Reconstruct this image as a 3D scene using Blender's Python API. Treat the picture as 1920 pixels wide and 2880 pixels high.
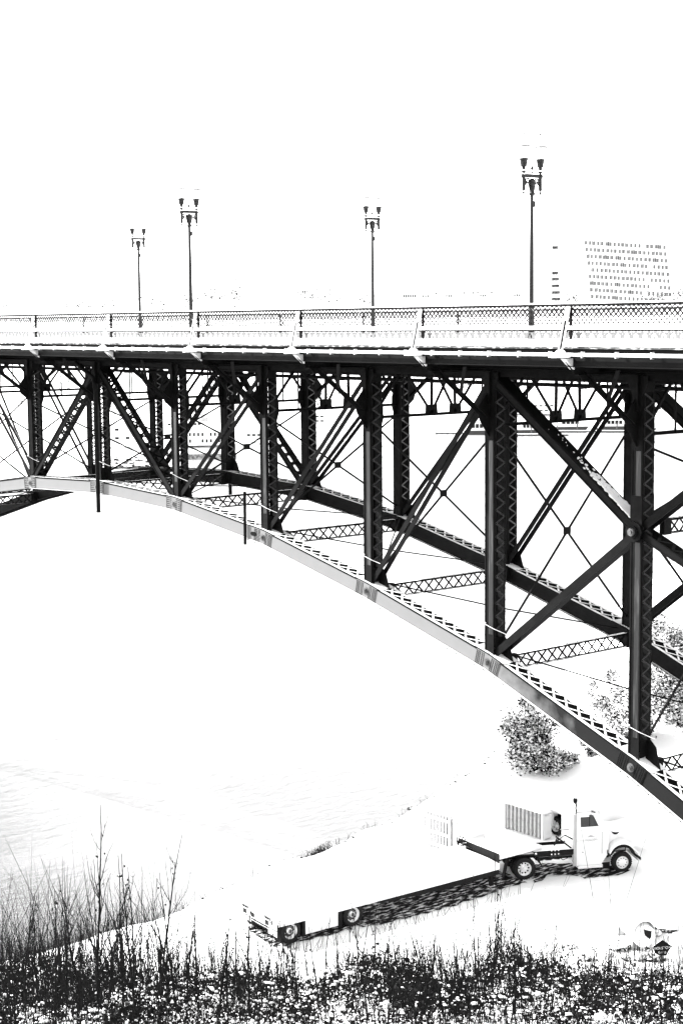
import bpy, math, random
import numpy as np
from mathutils import Vector, Matrix
R_ = random.Random(7)
NR = np.random.RandomState(11)
for o in list(bpy.data.objects): bpy.data.objects.remove(o)
S = bpy.context.scene
COL = S.collection

# ------------------------------------------------------------------ camera, sky, sun, exposure
P = 6.7                                   # panel length of the bridge in metres
CAMP = Vector((74.203, -39.913, 24.495))
yaw, pit, rol = math.radians(141.0254), math.radians(6.6965), math.radians(-0.5252)
FW = Vector((math.cos(yaw)*math.cos(pit), math.sin(yaw)*math.cos(pit), -math.sin(pit)))
RI = Vector((math.sin(yaw), -math.cos(yaw), 0)); UP = RI.cross(FW)
RR = RI*math.cos(rol) + UP*math.sin(rol); UU = -RI*math.sin(rol) + UP*math.cos(rol)
cam = bpy.data.cameras.new('camera'); co = bpy.data.objects.new('camera', cam); COL.objects.link(co)
M = Matrix((RR, UU, -FW)).transposed().to_4x4(); M.translation = CAMP; co.matrix_world = M
cam.sensor_fit = 'HORIZONTAL'; cam.sensor_width = 24.0; cam.lens = 24.0*4549.0/1920.0
cam.clip_start = 0.5; cam.clip_end = 6000
S.camera = co

SUN_EL, SUN_AZ = math.radians(36), math.radians(208)      # azimuth the light comes from, measured from +x
W = bpy.data.worlds.new('World'); S.world = W; W.use_nodes = True
nt = W.node_tree; bg = nt.nodes['Background']
sky = nt.nodes.new('ShaderNodeTexSky'); sky.sky_type = 'NISHITA'; sky.sun_disc = False
sky.sun_elevation = SUN_EL; sky.sun_rotation = math.radians(90) - SUN_AZ; sky.dust_density = 1.2; sky.air_density = 1.0
bw = nt.nodes.new('ShaderNodeRGBToBW')
nt.links.new(sky.outputs[0], bw.inputs[0]); nt.links.new(bw.outputs[0], bg.inputs[0])
bg.inputs[1].default_value = 0.15
sl = bpy.data.lights.new('sun', 'SUN'); sl.energy = 2.2; sl.angle = math.radians(0.5); sl.color = (1, 1, 1)
so = bpy.data.objects.new('sun', sl); COL.objects.link(so)
sd = Vector((math.cos(SUN_AZ)*math.cos(SUN_EL), math.sin(SUN_AZ)*math.cos(SUN_EL), math.sin(SUN_EL)))
so.rotation_euler = sd.to_track_quat('Z', 'Y').to_euler(); so.location = (0, 0, 80)
S.view_settings.view_transform = 'Standard'; S.view_settings.look = 'None'
S.view_settings.exposure = 2.75; S.view_settings.gamma = 1; S.view_settings.use_curve_mapping = False

# ------------------------------------------------------------------ materials
def mat(name, col, rough=0.6, metal=0.0, col2=None, scale=5.0, lo=0.4, hi=0.6, snow=None, bump=0.0, bscale=20.0, spec=0.5, stretch=None, trans=0.0):
    m = bpy.data.materials.new(name); m.use_nodes = True; n = m.node_tree; b = n.nodes['Principled BSDF']
    g = lambda v: (v, v, v, 1) if not isinstance(v, tuple) else (*v, 1)
    b.inputs['Roughness'].default_value = rough; b.inputs['Metallic'].default_value = metal
    b.inputs['Specular IOR Level'].default_value = spec
    src = None
    tc = n.nodes.new('ShaderNodeTexCoord'); vec = tc.outputs['Object']
    if stretch:
        mp = n.nodes.new('ShaderNodeMapping'); mp.inputs['Scale'].default_value = stretch
        n.links.new(vec, mp.inputs[0]); vec = mp.outputs[0]
    if col2 is not None:
        t = n.nodes.new('ShaderNodeTexNoise'); t.inputs['Scale'].default_value = scale; t.inputs['Detail'].default_value = 7
        n.links.new(vec, t.inputs['Vector'])
        mr = n.nodes.new('ShaderNodeMapRange'); mr.inputs[1].default_value = lo; mr.inputs[2].default_value = hi
        n.links.new(t.outputs[0], mr.inputs[0])
        mx = n.nodes.new('ShaderNodeMix'); mx.data_type = 'RGBA'
        mx.inputs[6].default_value = g(col); mx.inputs[7].default_value = g(col2)
        n.links.new(mr.outputs[0], mx.inputs[0]); src = mx.outputs[2]
    if snow is not None:
        ge = n.nodes.new('ShaderNodeNewGeometry'); sx = n.nodes.new('ShaderNodeSeparateXYZ'); n.links.new(ge.outputs['Normal'], sx.inputs[0])
        t2 = n.nodes.new('ShaderNodeTexNoise'); t2.inputs['Scale'].default_value = 6; n.links.new(ge.outputs['Position'], t2.inputs['Vector'])
        ad = n.nodes.new('ShaderNodeMath'); ad.operation = 'MULTIPLY_ADD'; ad.inputs[1].default_value = 0.35; ad.inputs[2].default_value = 0
        n.links.new(t2.outputs[0], ad.inputs[0])
        a2 = n.nodes.new('ShaderNodeMath'); a2.operation = 'ADD'; n.links.new(ad.outputs[0], a2.inputs[0]); n.links.new(sx.outputs[2], a2.inputs[1])
        gt = n.nodes.new('ShaderNodeMath'); gt.operation = 'GREATER_THAN'; gt.inputs[1].default_value = snow; n.links.new(a2.outputs[0], gt.inputs[0])
        m2 = n.nodes.new('ShaderNodeMix'); m2.data_type = 'RGBA'; m2.inputs[7].default_value = g(0.82)
        if src: n.links.new(src, m2.inputs[6])
        else: m2.inputs[6].default_value = g(col)
        n.links.new(gt.outputs[0], m2.inputs[0]); src = m2.outputs[2]
    if src: n.links.new(src, b.inputs['Base Color'])
    else: b.inputs['Base Color'].default_value = g(col)
    if bump:
        t = n.nodes.new('ShaderNodeTexNoise'); t.inputs['Scale'].default_value = bscale; t.inputs['Detail'].default_value = 5
        n.links.new(vec, t.inputs['Vector'])
        bp = n.nodes.new('ShaderNodeBump'); bp.inputs['Strength'].default_value = 1; bp.inputs['Distance'].default_value = bump
        n.links.new(t.outputs[0], bp.inputs['Height']); n.links.new(bp.outputs[0], b.inputs['Normal'])
    return m
MT = {}
MT['steel'] = mat('steel_snow_topped', 0.0012, 0.75, col2=0.003, scale=2.5, snow=0.78, spec=0.08)
MT['steelp'] = mat('steel_paint', 0.0012, 0.75, col2=0.003, scale=2.5, spec=0.08)
MT['snow'] = mat('snow', 0.84, 0.8, bump=0.03, bscale=3)
MT['white'] = mat('white_paint', 0.72, 0.5, snow=0.7)
MT['grey'] = mat('grey_metal', 0.30, 0.4, snow=0.85)
MT['palesteel'] = mat('pale_steel', 0.5, 0.5, col2=0.62, scale=8)  # pale steel tone for struts, clamps and bracket tips
MT['cast'] = mat('cast_panel', 0.12, 0.6, col2=0.15, scale=12, spec=.1)
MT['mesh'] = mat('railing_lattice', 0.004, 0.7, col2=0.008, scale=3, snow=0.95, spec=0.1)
MT['edge'] = mat('deck_edge', 0.03, 0.8, col2=0.5, scale=7, lo=0.5, hi=0.7, stretch=(0.6, 1, 3))
MT['black'] = mat('black_rubber', 0.012, 0.7, col2=0.02, scale=14, bump=0.01, bscale=30)
MT['tread'] = mat('tyre_rubber', 0.006, 0.8, col2=0.012, scale=14, spec=.15)
MT['dark'] = mat('dark_paint', 0.003, 0.6, col2=0.005, scale=9, snow=0.9, spec=0.1)
MT['glass'] = mat('cab_glass', 0.015, 0.06, spec=0.6)
MT['lampm'] = mat('lamp_iron', 0.003, 0.45, col2=0.012, scale=14, snow=0.95, spec=0.2)
MT['globe'] = mat('lamp_globe', 0.85, 0.35)
MT['bark'] = mat('bark', 0.004, 0.9, col2=0.012, scale=30, spec=0.05)
MT['leaf'] = mat('dark_leaves', 0.003, 0.9, col2=0.010, scale=8, spec=0.05)
MT['sheen'] = mat('streaked_sheen', 0.004, 0.45, col2=0.06, scale=1.6, lo=0.50, hi=0.75, stretch=(7, 1, .45), spec=.25)  # sun sheen on the column faces put into the colour as streaks
MT['lace'] = mat('weathered_lacing', 0.013, 0.7, col2=0.032, scale=6, spec=0.1)
MT['lacef'] = mat('lit_lacing', 0.03, 0.7, col2=0.08, scale=3, spec=0.1)  # lit look of the far lacing put into its lighter colour
MT['pinm'] = mat('worn_pin', 0.045, 0.4, col2=0.08, scale=10)
MT['conc'] = mat('pale_concrete', 0.6, 0.8, col2=0.7, scale=2)
MT['win'] = mat('window_glass', 0.006, 0.3, spec=.2)
MT['asphalt'] = mat('shaded_bare_asphalt', 0.005, 0.95, col2=0.85, scale=2.4, lo=0.50, hi=0.66, stretch=(3.2, 0.9, 1), spec=0.05)  # bare asphalt, its dark tone also standing for the rig's shadow
MT['corr'] = mat('corrugated_steel', 0.36, 0.6, col2=0.17, scale=5, lo=0.5, hi=0.8, snow=0.7, spec=.1)
MT['fartree'] = mat('hazed_frosted_twigs', 0.055, 0.9, spec=.05)  # snowy twigs paled further, distance haze put into the colour
MT['hull'] = mat('dark_hull', 0.02, 0.6, snow=0.8)
# near arch web: lit tone put in the colour, painted shade towards the bank
m = mat('lit_shaded_web', 0.26, 0.6, spec=0.15); n = m.node_tree; b = n.nodes['Principled BSDF']
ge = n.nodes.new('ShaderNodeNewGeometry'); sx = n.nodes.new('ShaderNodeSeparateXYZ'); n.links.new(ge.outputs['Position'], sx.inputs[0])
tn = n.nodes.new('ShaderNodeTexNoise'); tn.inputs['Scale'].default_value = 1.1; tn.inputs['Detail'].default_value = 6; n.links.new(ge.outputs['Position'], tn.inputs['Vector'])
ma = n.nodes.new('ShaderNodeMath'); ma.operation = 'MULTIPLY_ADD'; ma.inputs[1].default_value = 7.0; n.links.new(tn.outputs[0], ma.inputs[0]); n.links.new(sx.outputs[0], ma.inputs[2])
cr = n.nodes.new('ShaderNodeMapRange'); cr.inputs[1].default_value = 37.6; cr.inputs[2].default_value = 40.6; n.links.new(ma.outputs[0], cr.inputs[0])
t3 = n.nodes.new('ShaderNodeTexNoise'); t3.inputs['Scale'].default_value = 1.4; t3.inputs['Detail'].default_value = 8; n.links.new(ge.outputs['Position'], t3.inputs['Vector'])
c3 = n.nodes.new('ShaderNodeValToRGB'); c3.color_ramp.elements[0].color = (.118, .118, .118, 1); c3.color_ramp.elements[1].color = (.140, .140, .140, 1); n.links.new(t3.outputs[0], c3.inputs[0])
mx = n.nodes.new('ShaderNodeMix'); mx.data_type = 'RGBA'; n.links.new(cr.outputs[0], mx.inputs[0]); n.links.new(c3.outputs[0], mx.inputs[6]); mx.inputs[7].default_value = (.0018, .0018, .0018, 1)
n.links.new(mx.outputs[2], b.inputs['Base Color']); MT['weblit'] = m
# water
m = mat('river_water', 0.12, 0.16, spec=0.8); n = m.node_tree; b = n.nodes['Principled BSDF']
tc = n.nodes.new('ShaderNodeNewGeometry'); mp = n.nodes.new('ShaderNodeMapping'); mp.inputs['Rotation'].default_value = (0, 0, math.radians(-51)); mp.inputs['Scale'].default_value = (1.0, 0.35, 1)
n.links.new(tc.outputs['Position'], mp.inputs[0])
tn = n.nodes.new('ShaderNodeTexNoise'); tn.inputs['Scale'].default_value = 1.5; tn.inputs['Detail'].default_value = 9; tn.inputs['Roughness'].default_value = 0.7
n.links.new(mp.outputs[0], tn.inputs['Vector']); bp = n.nodes.new('ShaderNodeBump'); bp.inputs['Distance'].default_value = 0.6; bp.inputs['Strength'].default_value = 1
n.links.new(tn.outputs[0], bp.inputs['Height']); n.links.new(bp.outputs[0], b.inputs['Normal']); b.inputs['IOR'].default_value = 1.36
sx = n.nodes.new('ShaderNodeSeparateXYZ'); n.links.new(tc.outputs['Position'], sx.inputs[0])
ma = n.nodes.new('ShaderNodeMath'); ma.operation = 'MULTIPLY_ADD'; ma.inputs[1].default_value = 0.35; n.links.new(sx.outputs[0], ma.inputs[0]); n.links.new(sx.outputs[1], ma.inputs[2])
tb = n.nodes.new('ShaderNodeTexNoise'); tb.inputs['Scale'].default_value = 0.12; tb.inputs['Detail'].default_value = 6; n.links.new(mp.outputs[0], tb.inputs['Vector'])
mb = n.nodes.new('ShaderNodeMath'); mb.operation = 'MULTIPLY_ADD'; mb.inputs[1].default_value = 9; n.links.new(tb.outputs[0], mb.inputs[0]); n.links.new(ma.outputs[0], mb.inputs[2])
wr = n.nodes.new('ShaderNodeMapRange'); wr.inputs[1].default_value = 2.5; wr.inputs[2].default_value = 14; wr.inputs[3].default_value = 0.018; wr.inputs[4].default_value = 0.34; n.links.new(mb.outputs[0], wr.inputs[0])
cc = n.nodes.new('ShaderNodeCombineColor'); [n.links.new(wr.outputs[0], cc.inputs[k]) for k in range(3)]; n.links.new(cc.outputs[0], b.inputs['Base Color'])   # reflected light put in the water colour, dim left to bright right
MT['water'] = m
# hillside litter: wet leaves and snow patches
MT['litter'] = mat('leaf_litter', 0.004, 0.95, col2=0.8, scale=10, lo=0.50, hi=0.54, spec=0.05)

# ------------------------------------------------------------------ mesh helpers
def V(*a): return Vector(a if len(a) == 3 else a[0])
class MB:
    def __init__(s): s.v = []; s.f = []; s.mi = []
    def quadbox(s, c, mi=0):
        k = len(s.v); s.v += [tuple(x) for x in c]
        for q in ((0,3,2,1),(4,5,6,7),(0,1,5,4),(1,2,6,5),(2,3,7,6),(3,0,4,7)): s.f.append([k+i for i in q]); s.mi.append(mi)
    def box(s, x0, x1, y0, y1, z0, z1, mi=0):
        s.quadbox([(x0,y0,z0),(x1,y0,z0),(x1,y1,z0),(x0,y1,z0),(x0,y0,z1),(x1,y0,z1),(x1,y1,z1),(x0,y1,z1)], mi); return s
    def beam(s, p, q, w, h, up=(0,0,1), mi=0, off=(0,0)):
        p, q = Vector(p), Vector(q); d = (q-p).normalized(); u = Vector(up)
        a = d.cross(u)
        if a.length < 1e-4: a = d.cross(Vector((1,0,0)))
        a.normalize(); b_ = a.cross(d).normalized()
        p = p + a*off[0] + b_*off[1]; q = q + a*off[0] + b_*off[1]
        c = [p-a*w/2-b_*h/2, p+a*w/2-b_*h/2, q+a*w/2-b_*h/2, q-a*w/2-b_*h/2,
             p-a*w/2+b_*h/2, p+a*w/2+b_*h/2, q+a*w/2+b_*h/2, q-a*w/2+b_*h/2]
        s.quadbox(c, mi); return s
    def tube(s, pts, rad, n=8, mi=0, cap=True):
        pts = [Vector(p) for p in pts]; k0 = len(s.v)
        if not isinstance(rad, (list, tuple)): rad = [rad]*len(pts)
        for i, p in enumerate(pts):
            d = (pts[min(i+1, len(pts)-1)] - pts[max(i-1, 0)]).normalized()
            a = d.orthogonal() if i == 0 else (a - d*a.dot(d)); a.normalize(); b_ = d.cross(a)
            for j in range(n):
                t = 2*math.pi*j/n; s.v.append(tuple(p + (a*math.cos(t)+b_*math.sin(t))*rad[i]))
        for i in range(len(pts)-1):
            for j in range(n):
                s.f.append([k0+i*n+j, k0+i*n+(j+1)%n, k0+(i+1)*n+(j+1)%n, k0+(i+1)*n+j]); s.mi.append(mi)
        if cap:
            s.f.append([k0+j for j in reversed(range(n))]); s.f.append([k0+(len(pts)-1)*n+j for j in range(n)]); s.mi += [mi, mi]
        return s
    def prism(s, poly, ax, t, mi=0):
        """poly: 3d points in a plane, extruded by vector ax*t (centred)"""
        ax = Vector(ax).normalized()*t/2; k = len(s.v); n = len(poly)
        s.v += [tuple(Vector(p)-ax) for p in poly] + [tuple(Vector(p)+ax) for p in poly]
        s.f.append([k+i for i in reversed(range(n))]); s.f.append([k+n+i for i in range(n)]); s.mi += [mi, mi]
        for i in range(n): s.f.append([k+i, k+(i+1)%n, k+n+(i+1)%n, k+n+i]); s.mi.append(mi)
        return s
    def lathe(s, prof, c=(0,0,0), n=12, mi=0, axis='z'):
        k = len(s.v); c = Vector(c)
        for r, z in prof:
            for j in range(n):
                t = 2*math.pi*j/n; q = (r*math.cos(t), r*math.sin(t), z)
                if axis == 'y': q = (q[0], q[2], q[1])
                if axis == 'x': q = (q[2], q[0], q[1])
                s.v.append(tuple(c+Vector(q)))
        for i in range(len(prof)-1):
            for j in range(n): s.f.append([k+i*n+j, k+i*n+(j+1)%n, k+(i+1)*n+(j+1)%n, k+(i+1)*n+j]); s.mi.append(mi)
        return s
    def dome(s, p, nrm, r, n=5):
        """a rivet head"""
        nrm = Vector(nrm).normalized(); a = nrm.orthogonal().normalized(); b_ = nrm.cross(a); p = Vector(p); k = len(s.v)
        for j in range(n):
            t = 2*math.pi*j/n; s.v.append(tuple(p+(a*math.cos(t)+b_*math.sin(t))*r))
        for j in range(n):
            t = 2*math.pi*j/n; s.v.append(tuple(p+nrm*r*.6+(a*math.cos(t)+b_*math.sin(t))*r*.6))
        for j in range(n): s.f.append([k+j, k+(j+1)%n, k+n+(j+1)%n, k+n+j]); s.mi.append(0)
        s.f.append([k+n+j for j in range(n)]); s.mi.append(0)
        return s
    def mesh(s, name, mats):
        me = bpy.data.meshes.new(name); me.from_pydata(s.v, [], s.f)
        for m_ in (mats if isinstance(mats, (list, tuple)) else [mats]): me.materials.append(m_)
        if any(s.mi): me.polygons.foreach_set('material_index', s.mi)
        me.update(); return me
    def build(s, name, mats, parent=None, smooth=False, **props):
        me = s.mesh(name, mats)
        if smooth: me.polygons.foreach_set('use_smooth', [True]*len(me.polygons))
        return put(name, me, parent, **props)
def put(name, me, parent=None, loc=None, rot=None, **props):
    o = bpy.data.objects.new(name, me); COL.objects.link(o)
    if parent is not None: o.parent = parent
    if loc is not None: o.location = loc
    if rot is not None: o.rotation_euler = rot
    for k, v in props.items(): o[k] = v
    return o
def thing(name, label, cat, loc=(0,0,0), rz=0.0, group=None):
    o = bpy.data.objects.new(name, None); COL.objects.link(o); o.location = loc; o.rotation_euler = (0,0,rz)
    o['label'] = label; o['category'] = cat
    if group: o['group'] = group
    return o
def copy_tree(o, parent=None):
    c = o.copy(); COL.objects.link(c)
    if parent is not None: c.parent = parent
    for ch in list(o.children): copy_tree(ch, c)
    return c
def npmesh(name, v, f, mats, mi=None):
    me = bpy.data.meshes.new(name); v = np.asarray(v, np.float32); f = np.asarray(f, np.int32); k = f.shape[1]
    me.vertices.add(len(v)); me.vertices.foreach_set('co', v.ravel())
    me.loops.add(f.size); me.loops.foreach_set('vertex_index', f.ravel())
    me.polygons.add(len(f)); me.polygons.foreach_set('loop_start', np.arange(0, f.size, k, dtype=np.int32))
    for m_ in mats: me.materials.append(m_)
    if mi is not None: me.polygons.foreach_set('material_index', np.asarray(mi, np.int32))
    me.update(calc_edges=True); me.validate(); return me
def leafquads(cen, size, flat=0.5):
    """random small quads round the given centres"""
    n = len(cen); a = NR.normal(size=(n,3)); a[:,2] *= flat; a /= np.linalg.norm(a,axis=1)[:,None]
    b = NR.normal(size=(n,3)); b -= a*np.sum(a*b,axis=1)[:,None]; b /= np.linalg.norm(b,axis=1)[:,None]
    s = np.asarray(size).reshape(-1,1)*np.ones((n,1)); a = a*s; b = b*s*NR.uniform(.4,.8,(n,1))
    v = np.stack([cen-a, cen-b, cen+a, cen+b],1).reshape(-1,3); f = np.arange(4*n).reshape(-1,4)
    return v, f

# ------------------------------------------------------------------ terrain and water
SH = [(-200, 30), (-60, 22), (-13, 18.9), (-4, 19.0), (0, 17.6), (7.5, 16.3), (16, 13.3), (23, 9.8), (40, 1), (70, -20), (140, -60)]
def shore_x(y): return np.interp(y, [a for a, b in SH], [b for a, b in SH])
fh = Vector((math.cos(yaw), math.sin(yaw)))
def vnoise(x, y):
    return (np.sin(x*1.3+y*.7)+np.sin(x*.37-y*1.9+1.3)+np.sin(x*2.9+y*2.3+.5)*.5+np.sin(-x*.9+y*3.1)*.5)/3
def cnoise(x, y, seed=0):
    """smooth random field, roughly -1..1, three octaves"""
    g = np.random.RandomState(900+seed).uniform(-1, 1, (128, 128)); out = 0
    for k, a in ((1, 1.0), (2.1, .6), (4.3, .45)):
        u, v = (np.asarray(x)*k) % 127, (np.asarray(y)*k+17*k) % 127; i, j = u.astype(int), v.astype(int); fu, fv = u-i, v-j
        fu = fu*fu*(3-2*fu); fv = fv*fv*(3-2*fv)
        out = out + a*((g[i,j]*(1-fu)+g[(i+1)%128,j]*fu)*(1-fv)+(g[i,(j+1)%128]*(1-fu)+g[(i+1)%128,(j+1)%128]*fu)*fv)
    return out
def height(x, y):
    x = np.asarray(x, float); y = np.asarray(y, float)
    d = (x-CAMP.x)*fh.x + (y-CAMP.y)*fh.y
    l = (x-CAMP.x)*RI.x + (y-CAMP.y)*RI.y
    toe = 59.0 + 0.5*np.sin(l*.5) + 0.4*np.sin(l*1.3+1)
    hill = 0.385*np.clip(toe-d, 0, 57) + 0.12*vnoise(x*.8, y*.8)*np.clip((toe-d)/5, 0, 1)
    e = x - shore_x(y) + 0.5*vnoise(x*.6, y*.6)
    bank = np.where(e > 0, 0.0, np.clip(e*0.75, -6.5, 0))
    yard = 0.03*vnoise(x*.5, y*.5) + 0.10*np.clip(vnoise(x*.23+3, y*.31), 0, 1)
    fl = np.clip(np.hypot((x-26)/8, (y-4)/18)-0.9, 0, 1)
    return hill + bank + yard*fl
xs = np.concatenate([np.arange(-60, 8, 2.0), np.arange(8, 84, 0.5), np.arange(84, 260, 8.0)])
ys = np.concatenate([np.arange(-200, -46, 7.0), np.arange(-46, 42, 0.5), np.arange(42, 300, 6.0)])
X, Y = np.meshgrid(xs, ys); Z = height(X, Y)
nx, ny = len(xs), len(ys); idx = np.arange(nx*ny).reshape(ny, nx)
F = np.stack([idx[:-1,:-1], idx[:-1,1:], idx[1:,1:], idx[1:,:-1]], -1).reshape(-1,4)
cx = X.ravel()[F].mean(1); cy = Y.ravel()[F].mean(1)
dd = (cx-CAMP.x)*fh.x + (cy-CAMP.y)*fh.y
me = npmesh('snowy_ground', np.stack([X.ravel(), Y.ravel(), Z.ravel()], 1), F, [MT['snow'], MT['litter']], (dd < 57.8).astype(int))
me.polygons.foreach_set('use_smooth', [True]*len(me.polygons))
g = put('snowy_ground', me); g['kind'] = 'structure'
b = MB(); b.v = [(-3000,-3000,-4),(3000,-3000,-4),(3000,3000,-4),(-3000,3000,-4)]; b.f = [[0,1,2,3]]; b.mi = [0]
b.build('river', MT['water'], kind='structure')
# far bank: a snowy hillside across the river
def polar(D, px):            # a spot D metres out in the direction of photo column px, only used to lay out the far shore
    a = yaw - math.atan((px-960)/4549.0)
    return CAMP.x + D*math.cos(a), CAMP.y + D*math.sin(a)
FB = [(-6, 320), (0, 322), (20, 338), (70, 350), (160, 342), (400, 330)]
def shore_d(A): return 345 + 92*np.clip((4.0-np.asarray(A))/8.0, 0, 1)     # the far shore runs away towards the right
def farh(D, A=0.0): return np.interp(np.asarray(D)-shore_d(A), [-45, -12, 8, 40, 110, 220, 550, 2600], [-7, -4.5, -3.2, -1.5, 6, 19, 26, 30])
def colA(px): return -math.degrees(math.atan((px-960)/4549.0))
aa = np.linspace(-60, 60, 121); DD = np.array([310,330,345,350,356,368,380,395,408,420,432,440,448,465,480,520,560,620,700,900,1500,2900.])
A, D = np.meshgrid(aa, DD); An = np.radians(A)+yaw; 
Xf = CAMP.x + (D+8*np.sin(A*.3))*np.cos(An); Yf = CAMP.y + (D+8*np.sin(A*.3))*np.sin(An); Zf = farh(D, A) + np.where(D > 460, 1.0*vnoise(Xf*.03, Yf*.03), 0)
idx = np.arange(A.size).reshape(A.shape); F = np.stack([idx[:-1,:-1], idx[:-1,1:], idx[1:,1:], idx[1:,:-1]], -1).reshape(-1,4)
me = npmesh('far_bank', np.stack([Xf.ravel(), Yf.ravel(), Zf.ravel()], 1), F, [MT['snow']]); put('far_bank', me, kind='structure')

# ------------------------------------------------------------------ the bridge
ZR = 25.0; WB = 7.3164; OV = 3.415
def nx_(i): return i*P
ZT = {0:-1.190, 1:-1.229, 2:-1.358, 3:-1.571, 4:-1.831, 5:-2.195, 6:-2.64, 7:-3.17, 8:-3.8}
def nz(i): return ZR + ZT[abs(i-1)]*P           # top of the arch chord at node i
NI0, NI1 = -6, 8
ZTOP = 22.75
BR = thing('arch_bridge', 'dark riveted steel arch bridge with laced columns under a snowy deck with lattice railing', 'bridge', (0,0,0))
st, sp = MT['steel'], MT['steelp']
CD = 0.58                                        # chord depth
def cpt(i, y, dz=0.0): return Vector((nx_(i), y, nz(i)-CD/2+dz))
def lace_mesh(name, L, w, t, m): return MB().box(-L/2, L/2, -w/2, w/2, -t/2, t/2).mesh(name, m)
def put_dir(name, me, p, q, parent, up=(0,0,1)):
    """place a unit bar (long axis x) from p to q"""
    p, q = Vector(p), Vector(q); d = (q-p).normalized(); u = Vector(up); a = u.cross(d).normalized(); c = d.cross(a)
    o = bpy.data.objects.new(name, me); COL.objects.link(o); o.parent = parent
    o.matrix_local = Matrix.Translation((p+q)/2) @ Matrix((d, a, c)).transposed().to_4x4()
    return o
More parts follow.
